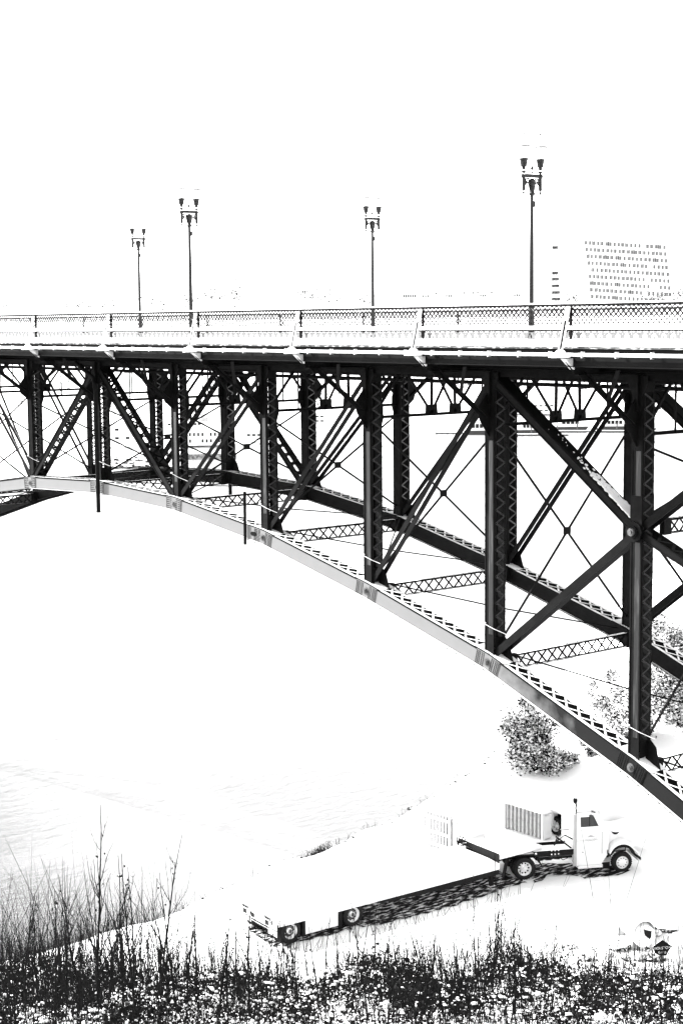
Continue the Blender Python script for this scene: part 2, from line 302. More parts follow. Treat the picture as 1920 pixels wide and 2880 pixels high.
# --- arch chords
for yc, near in ((0.0, True), (WB, False)):
    for i in range(NI0, NI1):
        p, q = cpt(i, yc), cpt(i+1, yc); d = (q-p).normalized(); nrm = Vector((-d.z, 0, d.x))
        seg = MB()
        for sgn in (-1, 1):
            if not (near and sgn < 0): seg.beam(p, q, 0.03, CD, off=(0,0), up=(0,0,1)) if False else seg.quadbox([v+Vector((0, sgn*.36, 0)) for v in (
                p-nrm*CD/2-V(0,.015,0), p-nrm*CD/2+V(0,.015,0), q-nrm*CD/2+V(0,.015,0), q-nrm*CD/2-V(0,.015,0),
                p+nrm*CD/2-V(0,.015,0), p+nrm*CD/2+V(0,.015,0), q+nrm*CD/2+V(0,.015,0), q+nrm*CD/2-V(0,.015,0))])
            for k in (-1, 1):                    # flange angles: inside at the top, outside at the bottom
                yo = yc*0 + sgn*(0.36 - 0.05) if k > 0 else sgn*(0.36+0.035)
                a_, b_ = p+nrm*k*(CD/2+.008)+V(0,yo,0), q+nrm*k*(CD/2+.008)+V(0,yo,0)
                seg.beam(a_, b_, 0.15, 0.022, up=nrm)
        # bottom lacing joined
        L = (q-p).length; nb = int(L/0.55)
        so_ = seg.build('arch_chord', st, BR)
        if near:
            f = MB(); f.quadbox([v+Vector((0,-.36,0)) for v in (
                p-nrm*CD/2-V(0,.015,0), p-nrm*CD/2+V(0,.015,0), q-nrm*CD/2+V(0,.015,0), q-nrm*CD/2-V(0,.015,0),
                p+nrm*CD/2-V(0,.015,0), p+nrm*CD/2+V(0,.015,0), q+nrm*CD/2+V(0,.015,0), q+nrm*CD/2-V(0,.015,0))])
            f.build('web_plate', MT['weblit'], so_, label='outer web plate coloured as lit' if i < 5 else 'outer web plate coloured as shaded')
            rv = MB(); m_ = int(L/0.12)
            for k in range(m_):
                c = p+(q-p)*((k+.5)/m_)
                rv.dome(c-nrm*(CD/2-.04)+V(0,-.376,0), (0,-1,0), .014)
                if k % 4 == 0: rv.dome(c-nrm*(CD/2+.03)+V(0,-.45,0), -nrm, .03)
            rv.build('rivets', sp, so_, kind='stuff')
            # top edge angle is dark
            MB().beam(p+nrm*(CD/2-.03)+V(0,-.379,0), q+nrm*(CD/2-.03)+V(0,-.379,0), .012, .05, up=nrm).build('edge_angle', sp, so_)
        # top X lacing, bottom X lacing
        a0, a1 = 0.75, L-0.75; nb = max(3, int(round((a1-a0)/0.62))); stp = (a1-a0)/nb; wy = .27
        joined = MB(); ind = near and 2 <= i <= 6
        bl = math.hypot(stp, 2*wy); lm = lace_mesh('chord_lattice_bar', bl, .075, .02, st) if ind else None
        for k in range(nb):
            for sgn in (-1, 1):
                hz = CD/2 + .02 + (.02 if sgn > 0 else 0)
                u0 = p + d*(a0+k*stp) + nrm*hz + V(0, -sgn*wy, 0); u1 = p + d*(a0+(k+1)*stp) + nrm*hz + V(0, sgn*wy, 0)
                if ind: put_dir('chord_lattice_bar', lm, u0, u1, so_, up=nrm)
                else: joined.beam(u0, u1, .075, .02, up=nrm)
                w0 = u0 - nrm*(CD+.06+.04*(sgn > 0)); w1 = u1 - nrm*(CD+.06+.04*(sgn > 0)); joined.beam(w0, w1, .075, .02, up=nrm)
        # tie plates at both ends of the top
        for a_, b2 in ((0.0, a0), (a1, L)):
            joined.beam(p+d*a_+nrm*(CD/2+.03), p+d*b2+nrm*(CD/2+.03), .78, .02, up=nrm)
        joined.build('lattice', st, so_, kind='stuff')
    # splice plates with pins
    for i in range(NI0, NI1+1):
        c = cpt(i, yc)
        if i in (NI0, NI1): continue
        dl = (cpt(i-1, yc)-c).normalized(); dr = (cpt(i+1, yc)-c).normalized()
        nl = Vector((dl.z, 0, -dl.x)); nr_ = Vector((-dr.z, 0, dr.x)); e = CD/2-.015
        s0 = 0.60
        sgn = -1; yy = sgn*(.36+.027)
        poly = [c+dl*s0-nl*e*-1 if False else c+dl*s0+nl*e, c+dl*s0-nl*e]
        nm = ((nl+nr_)/2)
        poly = [c+dl*s0-nl*e, c-nm*e, c+dr*s0-nr_*e, c+dr*s0+nr_*e, c+nm*e, c+dl*s0+nl*e]
        sm = MT['weblit'] if near else sp
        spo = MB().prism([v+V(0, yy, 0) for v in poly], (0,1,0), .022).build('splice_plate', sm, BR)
        if near and -1 <= i <= 7:
            rv = MB()
            for dvec, nn in ((dl, nl), (dr, nr_)):
                for a in range(6):
                    for b_ in range(8 if i >= 3 else 6):
                        if a in (2, 3): continue
                        if a < 2: aa_ = .20+a*.09
                        else: aa_ = .40+(a-4)*.08
                        hh = -e+.05+(2*e-.1)*b_/(7 if i >= 3 else 5)
                        rv.dome(c+dvec*aa_+nn*hh+V(0, yy-.011, 0), (0,-1,0), .030)
                    if a == 5: 
                        for b_ in range(8):
                            rv.dome(c+dvec*.56+nn*(-e+.05+(2*e-.1)*b_/7)+V(0, yy-.011, 0), (0,-1,0), .030)
            rv.build('rivets', sp, spo, kind='stuff')
            pin = MB(); pc = c+V(0, yy-.012, 0)
            pin.tube([pc, pc+V(0,-.02,0)], .15, 16); pin.tube([pc+V(0,-.02,0), pc+V(0,-.08,0)], .105, 6); pin.tube([pc+V(0,-.08,0), pc+V(0,-.11,0)], .055, 10)
            pin.build('pin', MT['pinm'] if i >= 3 else MT['weblit'], spo)
            if i == 3:
                hc = c+dl*.62+V(0, yy-.013, 0)
                MB().prism([c+dl*1.25-nl*e+V(0,yy,0), c+dl*.6-nl*e+V(0,yy,0), c+dl*.6+nl*e+V(0,yy,0), c+dl*1.25+nl*e+V(0,yy,0)], (0,1,0), .022).build('cover_plate', sm, spo)
                MB().prism([hc+V(.16*math.cos(t)*1.0, 0, .09*math.sin(t)) + V(.06*(1 if math.cos(t) > 0 else -1),0,0) for t in np.linspace(0, 2*math.pi, 14)[:-1]], (0,1,0), .01).build('slot', sp, spo)

# --- columns
CWX, CWY = .46, .26
def column(i, yc, near):
    zb, zt = nz(i)-.05, ZTOP; x = nx_(i)
    if zt-zb < 0.5: return
    b = MB()
    for s in (-1, 1):
        b.box(x-CWX/2, x+CWX/2, yc+s*CWY-.012, yc+s*CWY+.012, zb, zt)
        for k in (-1, 1): b.box(x+k*(CWX/2+.006)-.009, x+k*(CWX/2+.006)+.009, yc+s*CWY-(.075 if s > 0 else -.014-.0), yc+s*CWY+(.075 if s < 0 else -.014+.0), zb+.3, zt)
        # outer edge beads of the built-up channel
        for k in (-1, 1): b.box(x+k*(CWX/2-.03)-.028, x+k*(CWX/2-.03)+.028, yc+s*(CWY+.022)-.009, yc+s*(CWY+.022)+.009, zb, zt)
    # batten plates at foot and head
    for k in (-1, 1):
        b.box(x+k*(CWX/2+.022)-.006, x+k*(CWX/2+.022)+.006, yc-CWY, yc+CWY, zb+.1, zb+.65)
        b.box(x+k*(CWX/2+.022)-.006, x+k*(CWX/2+.022)+.006, yc-CWY, yc+CWY, zt-.55, zt)
    c = b.build('column', sp, BR)
    ind = near and i in (3, 4, 5, 6)
    z0, z1 = zb+.7, zt-.6; n_ = max(2, int(round((z1-z0)/.24))); dz = (z1-z0)/n_; ww = CWY-.05
    lm = lace_mesh('lacing_bar', math.hypot(dz, 2*ww)+.06, .06, .014, MT['lace']) if ind else None
    j = MB(); rv = MB()
    for k in range(n_):
        s = 1 if k % 2 else -1
        for fx in ((1, -1)):
            xx = x+fx*(CWX/2+.022)
            u0, u1 = V(xx, yc-s*ww, z0+k*dz), V(xx, yc+s*ww, z0+(k+1)*dz)
            if ind and fx > 0: put_dir('lacing_bar', lm, u0, u1, c, up=(1,0,0))
            else: j.beam(u0, u1, .055, .014, up=(1,0,0))
        if near:
            rv.dome(V(x+CWX/2+.03, yc-s*ww, z0+k*dz), (1,0,0), .025)
    if j.v: j.build('lacing', MT['lace'] if near else MT['lacef'], c, kind='stuff')
    if i >= 2:
        m_ = int((z1-z0)/.42)
        for k in range(m_+1):
            for s in (-1, 1): rv.dome(V(x-CWX/2-.0, yc-CWY-.012, z0+k*.42), (-1,-.3,0), .032)
            rv.dome(V(x+CWX/2+.01, yc+CWY+.012, z0+k*.42), (.3,1,0), .032)
        if rv.v: rv.build('rivets', sp, c, kind='stuff')
    # wedge cover plate and bracket gusset near the head (outer side)
    s = -1 if near else 1
    gz0 = 20.35 if i > 3 else 20.6
    b = MB()
    b.box(x-.20, x+.20, yc+s*(CWY+.03)-.012, yc+s*(CWY+.03)+.012, gz0, zt-.05)
    b.prism([V(x, yc+s*(CWY+.05), gz0+.1), V(x, yc+s*(CWY+.05), 22.1), V(x, yc+s*(CWY+.2), 21.95), V(x, yc+s*(CWY+.62), 21.45), V(x, yc+s*(CWY+.50), 21.05)], (1,0,0), .03)
    b.box(x-.10, x+.10, yc+s*(CWY+.10)-.05, yc+s*(CWY+.10)+.05, 21.6, zt)
    gp = b.build('head_gusset', sp, BR)
    if near and i >= 2:
        rv = MB()
        for k in range(12):
            for xo in (-.15, -.06): rv.dome(V(x+xo, yc+s*(CWY+.042), gz0+.06+k*.11), (0,s,0), .018)
        rv.build('rivets', sp, gp, kind='stuff')
    if near and i >= 2:
        MB().box(x-.03, x+.17, yc-CWY-.030, yc-CWY-.0135, nz(i)+.7, gz0-.02).build('face_plate', MT['sheen'], c)
    # foot gusset
    MB().prism([V(x+.2, yc+.10, nz(i)-.02), V(x+.85, yc+.10, nz(i)-.02-(nz(i)-nz(i+1) if i < NI1 else 0)*.12), V(x+.62, yc+.10, nz(i)+.42), V(x+.25, yc+.10, nz(i)+.75)], (0,1,0), .03).build('foot_gusset', sp, BR)
for i in range(NI0+1, NI1):
    column(i, 0.0, True); column(i, WB, False)
# --- diagonals
def eyebars(p, q, yc, dep=.20):
    for s in (-1, 1):
        b = MB(); a_, c_ = V(*p)+V(0, s*.19, 0), V(*q)+V(0, s*.19, 0)
        b.beam(a_, c_, .03, dep, up=(0,0,1)) ; b.build('eyebar', st, BR)
def boxdiag(p, q, yc, wid=.5, dep=.34):
    p, q = V(*p), V(*q); d = (q-p).normalized(); nrm = Vector((-d.z, 0, d.x));
    if nrm.z < 0: nrm = -nrm
    b = MB()
    for s in (-1, 1):
        b.beam(p+V(0,s*wid/2,0), q+V(0,s*wid/2,0), .024, dep, up=nrm)
        for k in (-1, 1): b.beam(p+V(0,s*(wid/2+.03),0)+nrm*k*(dep/2-.02), q+V(0,s*(wid/2+.03),0)+nrm*k*(dep/2-.02), .05, .025, up=nrm)
    o = b.build('box_diagonal', sp, BR)
    return o, p, q, d, nrm, wid, dep
def laced(o, p, q, d, nrm, wid, dep, top=True):
    L = (q-p).length; j = MB(); n_ = int((L-1.2)/.30); stp = (L-1.2)/n_
    for k in range(n_):
        s = 1 if k % 2 else -1
        for sd_ in ((1, -1) if top else (-1,)):
            j.beam(p+d*(.6+k*stp)+V(0,-s*(wid/2-.03),0)+nrm*sd_*(dep/2+.01), p+d*(.6+(k+1)*stp)+V(0,s*(wid/2-.03),0)+nrm*sd_*(dep/2+.01), .10, .012, up=nrm)
    j.build('lacing', sp, o, kind='stuff')
for yc in (0.0, WB):
    T = lambda i: (nx_(i), yc, 22.55)
    B = lambda i: (nx_(i), yc, nz(i)-.15)
    for a_, c_ in ((0, 1), (2, 1)): 
        r = boxdiag(B(a_), T(c_), yc); laced(*r)
    for lo, hi in ((0,-1),(-1,-2),(-2,-3),(2,3),(3,4),(4,5)): eyebars(B(lo), T(hi), yc)
    # outer panels: heavy crossing diagonals meeting at a pin on the column
    for sgn in (1, -1):
        c5, c6, c7 = (5, 6, 7) if sgn > 0 else (-3, -4, -5)
        m6 = (nx_(c6), yc, 17.75)
        r = boxdiag(T(c5), m6, yc, .52, .30); laced(*r, top=False)
        o_, p_, q_, d_, n_, w_, dp_ = r
        MB().beam(p_+n_*(dp_/2+.015), q_+n_*(dp_/2+.015), w_+.06, .016, up=n_).build('cover_plate', sp, o_)
        e7 = (nx_(c7), yc, 14.9); r = boxdiag(m6, e7, yc, .52, .26); laced(*r)
        eyebars(B(c5), m6, yc, .27); eyebars(m6, (nx_(c7), yc, 22.55), yc, .27)
        if sgn > 0 and yc == 0:
            rv = MB(); L = (q_-p_).length
            for k in range(int(L/.3)):
                for hh in (-.10, .10): rv.dome(p_+d_*(k*.3+.2)+V(0,-w_/2-.056,0)+n_*hh, (0,-1,0), .018)
            rv.build('rivets', sp, o_, kind='stuff')
            # patch of snow caught on the lower end of the plate
            Ls = L; v = []; f = []; nn = 90; w2 = .27
            s_ = MB()
            rs = random.Random(3)
            for k in range(420):
                t = Ls - .45 - abs(rs.gauss(0, 1.3))
                if t < .9: continue
                wd = max(.02, .26*(t/Ls)**3); yo = rs.uniform(-.22, .05+.17*(t/Ls))
                pc = p_+d_*t+V(0, yo, 0)+n_*(dp_/2+.026); r0 = rs.uniform(.03, .11)*(t/Ls)**2.2
                poly = [pc+d_*r0*1.6*math.cos(a)*rs.uniform(.7,1.2)+V(0,1,0)*r0*math.sin(a)*rs.uniform(.7,1.2) for a in np.linspace(0, 2*math.pi, 8)[:-1]]
                s_.prism(poly, n_, rs.uniform(.02,.05))
            s_.build('snow_patch', MT['snow'], o_, kind='stuff')
        b = MB(); pc = V(nx_(c6), yc-.40, 17.75)
        b.prism([pc+V(.34*math.cos(t), 0, .34*math.sin(t)) for t in np.linspace(0, 2*math.pi, 9)[:-1]], (0,1,0), .05)
        b.tube([pc, pc+V(0,-.08,0)], .20, 14)
        g_ = b.build('pin_plate', sp, BR)
        MB().tube([pc+V(0,-.08,0), pc+V(0,-.17,0)], .135, 6).tube([pc+V(0,-.17,0), pc+V(0,-.21,0)], .07, 10).build('pin', MT['pinm'], g_)
        if yc == 0: MB().box(nx_(c6)-.24, nx_(c6)+.24, yc-.30, yc+.30, 17.4, 18.9).build('middle_batten', sp, BR)

# --- transverse frames
for i in range(-5, 8):
    x = nx_(i); zb = 20.82; zt = 22.72; y0, y1 = .30, WB-.30
    # floor truss
    b = MB(); b.box(x-.10, x+.10, y0, y1, zt-.05, zt+.12)
    b.box(x-.10, x+.10, y0, y1, zb-.018, zb+.0); b.box(x-.012, x+.012, y0, y1, zb, zb+.10)
    fr = b.build('floor_truss', sp, BR)
    M0, M1, L1, L2, M2, M3 = 1.58, 3.08, 3.05, 4.33, 4.28, 5.82
    def mem(a, c, w=.085, nm='truss_member'):
        MB().beam((x, *a), (x, *c), w, .07, up=(1,0,0)).build(nm, sp, fr)
    mem((y0+.05, zb+.45), (M0, zt), .10); mem((M0, zt), (L1, zb+.1)); mem((M1, zt), (L1, zb), .11); mem((M1+.1, zt), (L2, zb+.1)); mem((M2-.1, zt), (L1, zb+.1))
    mem((M2, zt), (L2, zb), .11); mem((M3, zt), (L2, zb+.1)); mem((y1-.05, zb+.45), (M3, zt), .10); mem((M0, zt), (M0, zb), .035, 'hanger'); mem((M3, zt), (M3, zb), .035, 'hanger')
    for yy in (L1, L2):
        MB().prism([V(x, yy-.33, zb+.02), V(x, yy+.33, zb+.02), V(x, yy+.30, zb+.42), V(x, yy-.30, zb+.42)], (1,0,0), .03).build('truss_gusset', sp, fr)
    for yy, s in ((y0-.03, 1), (y1+.03, -1)):
        MB().prism([V(x, yy, zb-.55), V(x, yy+s*.14, zb-.48), V(x, yy+s*.28, zb-.05), V(x, yy+s*.28, zb+.40), V(x, yy+s*.10, zb+.95), V(x, yy, zb+.95)], (1,0,0), .03).build('end_gusset', sp, fr)
    # sway cross rods
    zlow = nz(i)
    def cross(za, zc, r=.075):
        a0, a1, c0, c1 = V(x, y0, za), V(x, y1, zc), V(x, y0, zc), V(x, y1, za)
        MB().beam(a0, a1, r, .05, up=(1,0,0)).build('sway_rod', sp, BR); MB().beam(c0+V(.05,0,0), c1+V(.05,0,0), r, .05, up=(1,0,0)).build('sway_rod', sp, BR)
        m_ = (a0+a1)/2
        MB().prism([m_+V(.03,-.15,-.13), m_+V(.03,.15,-.13), m_+V(.03,.15,.13), m_+V(.03,-.15,.13)], (1,0,0), .10).build('cross_plate', sp, BR)
    big = (i-1) >= 5 or (i-1) <= -5
    if big: cross(zb-.4, 18.25); cross(17.65, zlow+.55)
    else: cross(zb-.4, zlow+.45)
    # lateral lattice struts
    def strut(za, zc_, ya, yb):
        b = MB(); dxo = .32
        for z_ in (za, zc_): b.box(x-.09+dxo, x+.09+dxo, ya, yb, z_-.012, z_+.012); b.box(x-.008+dxo, x+.008+dxo, ya, yb, z_-.08 if z_ == za else z_, z_ if z_ == za else z_+.05)
        s = b.build('lateral_strut', st, BR)
        n_ = 11; stp = (yb-ya)/n_; ind = i in (3,4,5); lm = lace_mesh('strut_lattice_bar', math.hypot(stp, za-zc_), .07, .014, sp) if ind else None; j = MB()
        for k in range(n_):
            for sg in (0, 1):
                u0 = V(x+dxo+.02*sg, ya+k*stp, zc_ if sg else za); u1 = V(x+dxo+.02*sg, ya+(k+1)*stp, za if sg else zc_)
                if ind: put_dir('strut_lattice_bar', lm, u0, u1, s, up=(1,0,0))
                else: j.beam(u0, u1, .07, .014, up=(1,0,0))
        if j.v: j.build('lattice', sp, s, kind='stuff')
        for yy, sg in ((ya, 1), (yb, -1)): MB().box(x+dxo-.1, x+dxo+.1, min(yy, yy-sg*.35), max(yy, yy-sg*.35), zc_-.03, za+.03).build('strut_end', sp, s)
    strut(nz(i)-.10, nz(i)-.62, .72, WB-.72)
    if big: strut(18.10, 17.62, .95, WB-.95)
# --- bottom lateral rods
for i in range(-5, 8):
    for ya, yb in ((.4, WB-.4), (WB-.4, .4)):
        p, q = V(nx_(i)+.35, ya, nz(i)-.05), V(nx_(i+1)-.35, yb, nz(i+1)-.05)
        m_ = (p+q)/2 - V(0, 0, .10)
        MB().tube([p, m_, q], .03, 5).build('lateral_rod', sp, BR)
# --- top chords, stringers, pipes
for yc in (0, WB):
    MB().box(nx_(-6), nx_(8), yc-.22, yc+.22, 22.72, 23.06).box(nx_(-6), nx_(8), yc-.20, yc-.17, 22.56, 22.719).box(nx_(-6), nx_(8), yc+.17, yc+.20, 22.56, 22.719).build('top_chord', sp, BR)
    for i in range(-5, 8): MB().prism([V(nx_(i)+a, yc-.285 if yc == 0 else yc-.29, z) for a, z in ((-.42, 22.72), (.42, 22.72), (.42, 22.5), (.20, 22.1), (-.20, 22.1), (-.42, 22.5))], (0,1,0), .02).build('top_gusset', sp, BR)
for yy in (-2.0, -1.0, .9, 2.0, 3.66, 5.3, 6.4, 8.3, 9.3):
    MB().box(nx_(-6), nx_(8), yy-.008, yy+.008, 22.92, 23.38).box(nx_(-6), nx_(8), yy-.09, yy+.09, 22.9, 22.919).build('stringer', sp, BR)
for z_, yy, r in ((22.43, 2.2, .085), (22.20, 2.45, .075)):
    pts = [V(nx_(-6), yy, z_), V(nx_(8), yy, z_)]
    MB().tube(pts, r, 10).build('utility_pipe', sp, BR, smooth=False)
b = MB()
for i in range(-6, 8):
    for t in (.3, .8): b.box(nx_(i+t)-.02, nx_(i+t)+.02, 2.1, 2.6, 22.1, 22.14); b.box(nx_(i+t)-.02, nx_(i+t)+.02, 2.58, 2.62, 22.1, 22.9)
b.build('pipe_hangers', sp, BR, kind='stuff')
# --- deck
XA, XB = nx_(-6), nx_(8)
MB().box(XA, XB, -OV+.06, WB+OV-.06, 23.40, 23.68).build('deck_slab', sp, BR)
MB().box(XA, XB, -OV-.02, WB+OV+.02, 23.70, 23.80).build('deck_snow', MT['snow'], BR)
for s, y_ in ((-1, -OV), (1, WB+OV)):
    MB().box(XA, XB, y_-.04, y_+.04, 23.63, 23.699).build('deck_edge', MT['edge'], BR)
    MB().box(XA, XB, y_+.03 if s < 0 else y_-.06, y_+.06 if s < 0 else y_-.03, 23.10, 23.62).box(XA, XB, y_-.10, y_+.10, 23.08, 23.10).build('fascia_beam', sp, BR)
    # snow covered conduit with clamps
    yc = y_+s*.16
    MB().tube([V(XA, yc, 23.45), V(XB, yc, 23.45)], .058, 8).build('conduit', MT['snow'], BR)
    MB().box(XA, XB, yc-.03, yc+.05, 23.375, 23.395).build('conduit_shelf', sp, BR)
for i in range(-5, 8):
    x = nx_(i)
    for s, y_, yc in ((-1, -OV, 0.0), (1, WB+OV, WB)):
        # cantilever bracket
        b = MB(); ya, yb = y_+s*.30, yc+s*.28
        b.prism([V(x, ya, 23.34), V(x, ya-s*.5, 22.86) , V(x, yb, 22.80), V(x, yb, 23.34)], (1,0,0), .03)
        b.box(x-.12, x+.12, min(ya, yb), max(ya, yb), 23.345, 23.37)
        b.box(x-.10, x+.10, min(yb, ya-s*.6), max(yb, ya-s*.6), 22.79, 22.82)
        br = b.build('cantilever_bracket', sp, BR)
        MB().prism([V(x, ya+s*.02, 23.34), V(x, ya-s*.40, 23.0), V(x, ya-s*.40, 23.34)], (1,0,0), .20).build('bracket_tip', MT['palesteel'], br)  # lit face of the bracket end put in as pale colour
        b = MB(); p = V(x, y_-s*.62, 22.92); q = V(x, yc+s*.50, 21.20)
        b.beam(p, q, .20, .02, up=(0,0,1)); b.beam(p, q, .02, .14, up=(0,0,1), off=(0,-.08))
        b.prism([p+V(0,.25,.0), p+V(0,-.25,0), p+V(0,-s*.05-.1,-.3), p+V(0,-s*.30+.1,-.35)], (1,0,0), .04)
        kb = b.build('knee_brace', sp, br)
        if s < 0 and i in (5, 6): MB().beam(p, q, .17, .006, up=(0,0,1), off=(0,.0145)).build('lit_tone_flange', MT['sheen'] if i == 5 else MT['lacef'], br, label='knee brace flange with a lit tone in its colour')  # lit gradient of the knee brace put into the flange colour
        MB().beam(V(x-.02, yc+s*1.65, 22.02), V(x+1.35, yc+s*2.75, 23.0), .12, .05).build('counter_brace', sp, br)
        # railing post, its raking strut and the snow capped foot
        b = MB(); b.box(x+.03-.035, x+.03+.035, y_-.03, y_+.03, 23.82, 24.97); b.box(x+.0, x+.08, y_+s*.031-.01, y_+s*.031+.01, 23.95, 24.97)
        po = b.build('railing_post', sp, BR)
        b = MB(); p, q = V(x, y_+s*.09, 24.90), V(x, y_+s*.46, 23.42)
        b.beam(p, q, .03, .05, up=(0,s,0), off=(-.07,0)); b.beam(p, q, .03, .05, up=(0,s,0), off=(.07,0)); b.beam(p+(q-p)*.0, p+(q-p)*.28, .16, .05, up=(0,s,0)); b.beam(q+(p-q)*.0, q+(p-q)*.04, .16, .05, up=(0,s,0))
        b.build('raking_strut', MT['palesteel'], po)
        MB().beam(p, q, .10, .02, up=(0,s,0), off=(0,-.025)).build('strut_web', sp, po)
        b = MB(); b.lathe([(.02,.20),(.12,.17),(.20,.06),(.30,.0),(.30,-.05),(.0,-.05)], (x, y_+s*.42, 23.42), 10)
        b.build('strut_foot', MT['snow'], po)
# --- railing panels: lattice, rails, pierced casting
npat = 35; wp = P/npat
hm = MB()
zl0, zl1 = 24.33, 24.93; rows = 3.5; ph = (zl1-zl0)/rows
def lattice():
    b = MB()
    for k in range(-4, npat+4):
        for s in (1, -1):
            # a bar rising over 'rows' periods, clipped to the bay
            xa = (k+.5)*wp; xb = xa + s*rows*wp
            za, zb = zl0, zl1
            x0, x1 = min(xa, xb), max(xa, xb)
            t0, t1 = 0.0, 1.0
            lo, hi = .06, P-.02
            f = lambda t: xa+(xb-xa)*t
            ts = [t for t in (0.0, 1.0)]
            if s > 0: t0 = max(0, (lo-xa)/(xb-xa)); t1 = min(1, (hi-xa)/(xb-xa))
            else: t0 = max(0, (hi-xa)/(xb-xa)); t1 = min(1, (lo-xa)/(xb-xa))
            if t1-t0 < .05: continue
            p = V(f(t0), .006*s, za+(zb-za)*t0); q = V(f(t1), .006*s, za+(zb-za)*t1)
            b.beam(p, q, .012, .029, up=(0,0,1))
            # heavier upper strip
            u0 = max(t0, .48); u1 = min(t1, .88)
            if u1-u0 > .03:
                p = V(f(u0), .006*s, za+(zb-za)*u0); q = V(f(u1), .006*s, za+(zb-za)*u1)
                b.beam(p, q, .018, .048, up=(0,0,1))
    return b
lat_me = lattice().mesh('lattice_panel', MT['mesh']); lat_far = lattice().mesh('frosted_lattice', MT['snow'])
b = MB(); zc0, zc1 = 23.93, 24.13                  # pierced panel: thin web strips round circles
k = 0; mod = .345; nmod = int(P/mod)
sN = 20
def pierced():
    b = MB(); N = int(P/.0175); H = 13; dx = P/N; dz = (zc1-zc0)/H
    occ = np.ones((N, H), bool)
    for i in range(N):
        for j in range(H):
            x = (i+.5)*dx; z = zc0+(j+.5)*dz; xm = (x % mod)-mod/2
            if (xm)**2+(z-(zc1-.055))**2 < .048**2: occ[i, j] = False
            if ((abs(xm)-.062)/.040)**2+((z-(zc0+.068))/.052)**2 < 1: occ[i, j] = False
            if (abs(xm)-mod/2)**2+(z-(zc1-.04))**2 < .02**2: occ[i, j] = False
    for j in range(H):
        i = 0
        while i < N:
            if occ[i, j]:
                i2 = i
                while i2 < N and occ[i2, j]: i2 += 1
                b.box(i*dx, i2*dx, -.012, .012, zc0+j*dz, zc0+(j+1)*dz); i = i2
            else: i += 1
    return b.mesh('pierced_panel', MT['cast'])
pm = pierced()
clamp_me = MB().box(-.02, .02, -.07, .07, 23.36, 23.55).mesh('clamp', MT['palesteel'])
for i in range(-6, 8):
    for y_ in (-OV, WB+OV):
        x = nx_(i)
        b = MB(); b.box(x, x+P, y_-.035, y_+.035, 24.935, 24.985); b.box(x, x+P, y_-.02, y_+.02, 24.915, 24.934)
        rp = b.build('railing_panel', MT['steelp'], BR)
        MB().box(x, x+P, y_-.05, y_+.05, 24.986, 25.03).build('rail_snow', MT['snow'], rp)
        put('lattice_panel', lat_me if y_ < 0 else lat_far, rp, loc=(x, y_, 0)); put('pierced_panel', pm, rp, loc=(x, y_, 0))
        MB().box(x, x+P, y_-.03, y_+.03, 24.16, 24.21).build('lower_rail', sp, rp)
        MB().box(x, x+P, y_-.045, y_+.045, 24.211, 24.325).build('rail_snow', MT['snow'], rp)
        MB().box(x, x+P, y_-.07, y_+.07, 23.801, 23.915).build('kerb_snow', MT['snow'], rp)
        b = MB(); b.prism([V(x+.03, y_-.05, 24.16), V(x+.03, y_+.05, 24.16), V(x+.03, y_+.03, 23.97), V(x+.03, y_-.03, 23.97)], (1,0,0), .10); b.build('rail_bracket', sp, rp)
        for k in range(5 if y_ < 0 else 0):
            put('conduit_clamp', clamp_me, rp, loc=(x+P*(k+.5)/5, y_-.16, 0))
# --- down pipes
b = MB(); b.tube([V(5.9,-.9,23.05), V(5.9,-.9,22.7), V(6.4,-.75,22.35), V(7.0,-.62,22.0), V(7.15,-.6,21.6), V(7.15,-.6,15.56)], .10, 12); b.tube([V(7.15,-.6,21.7), V(7.15,-.6,21.5)], .14, 12).tube([V(7.15,-.6,15.56), V(7.15,-.6,15.60)], .13, 12)
b.tube([V(6.15,-.83,22.55), V(6.3,-.78,22.42)], .14, 12)
b.build('down_pipe', sp, BR, smooth=False)
MB().tube([V(19.03,-.5,17.45), V(19.0,-.5,15.2)], .065, 8).build('gauge_staff', sp, BR)
MB().tube([V(6.0,7.9,22.3), V(6.0,7.9,15.7)], .095, 8).build('down_pipe', sp, BR)
# --- little snow topped wires from the columns
for i in range(0, 8):
    x = nx_(i); z = nz(i)+1.05
    b = MB(); b.tube([V(x-.22,-.36,z+.03), V(x-.1,-.38,z+.05)], .035, 6); b.tube([V(x-.1,-.38,z), V(x+.3,-.34,z-.12), V(x+.75,-.1,z-.30)], .010, 4)
    b.build('cable_hook', MT['snow'], BR)
# piers well outside the frame
for x in (nx_(8)+1.6,): MB().box(x-1.6, x+1.6, -1.2, WB+1.2, -2, nz(8)+.4).build('pier', MT['conc'], BR)

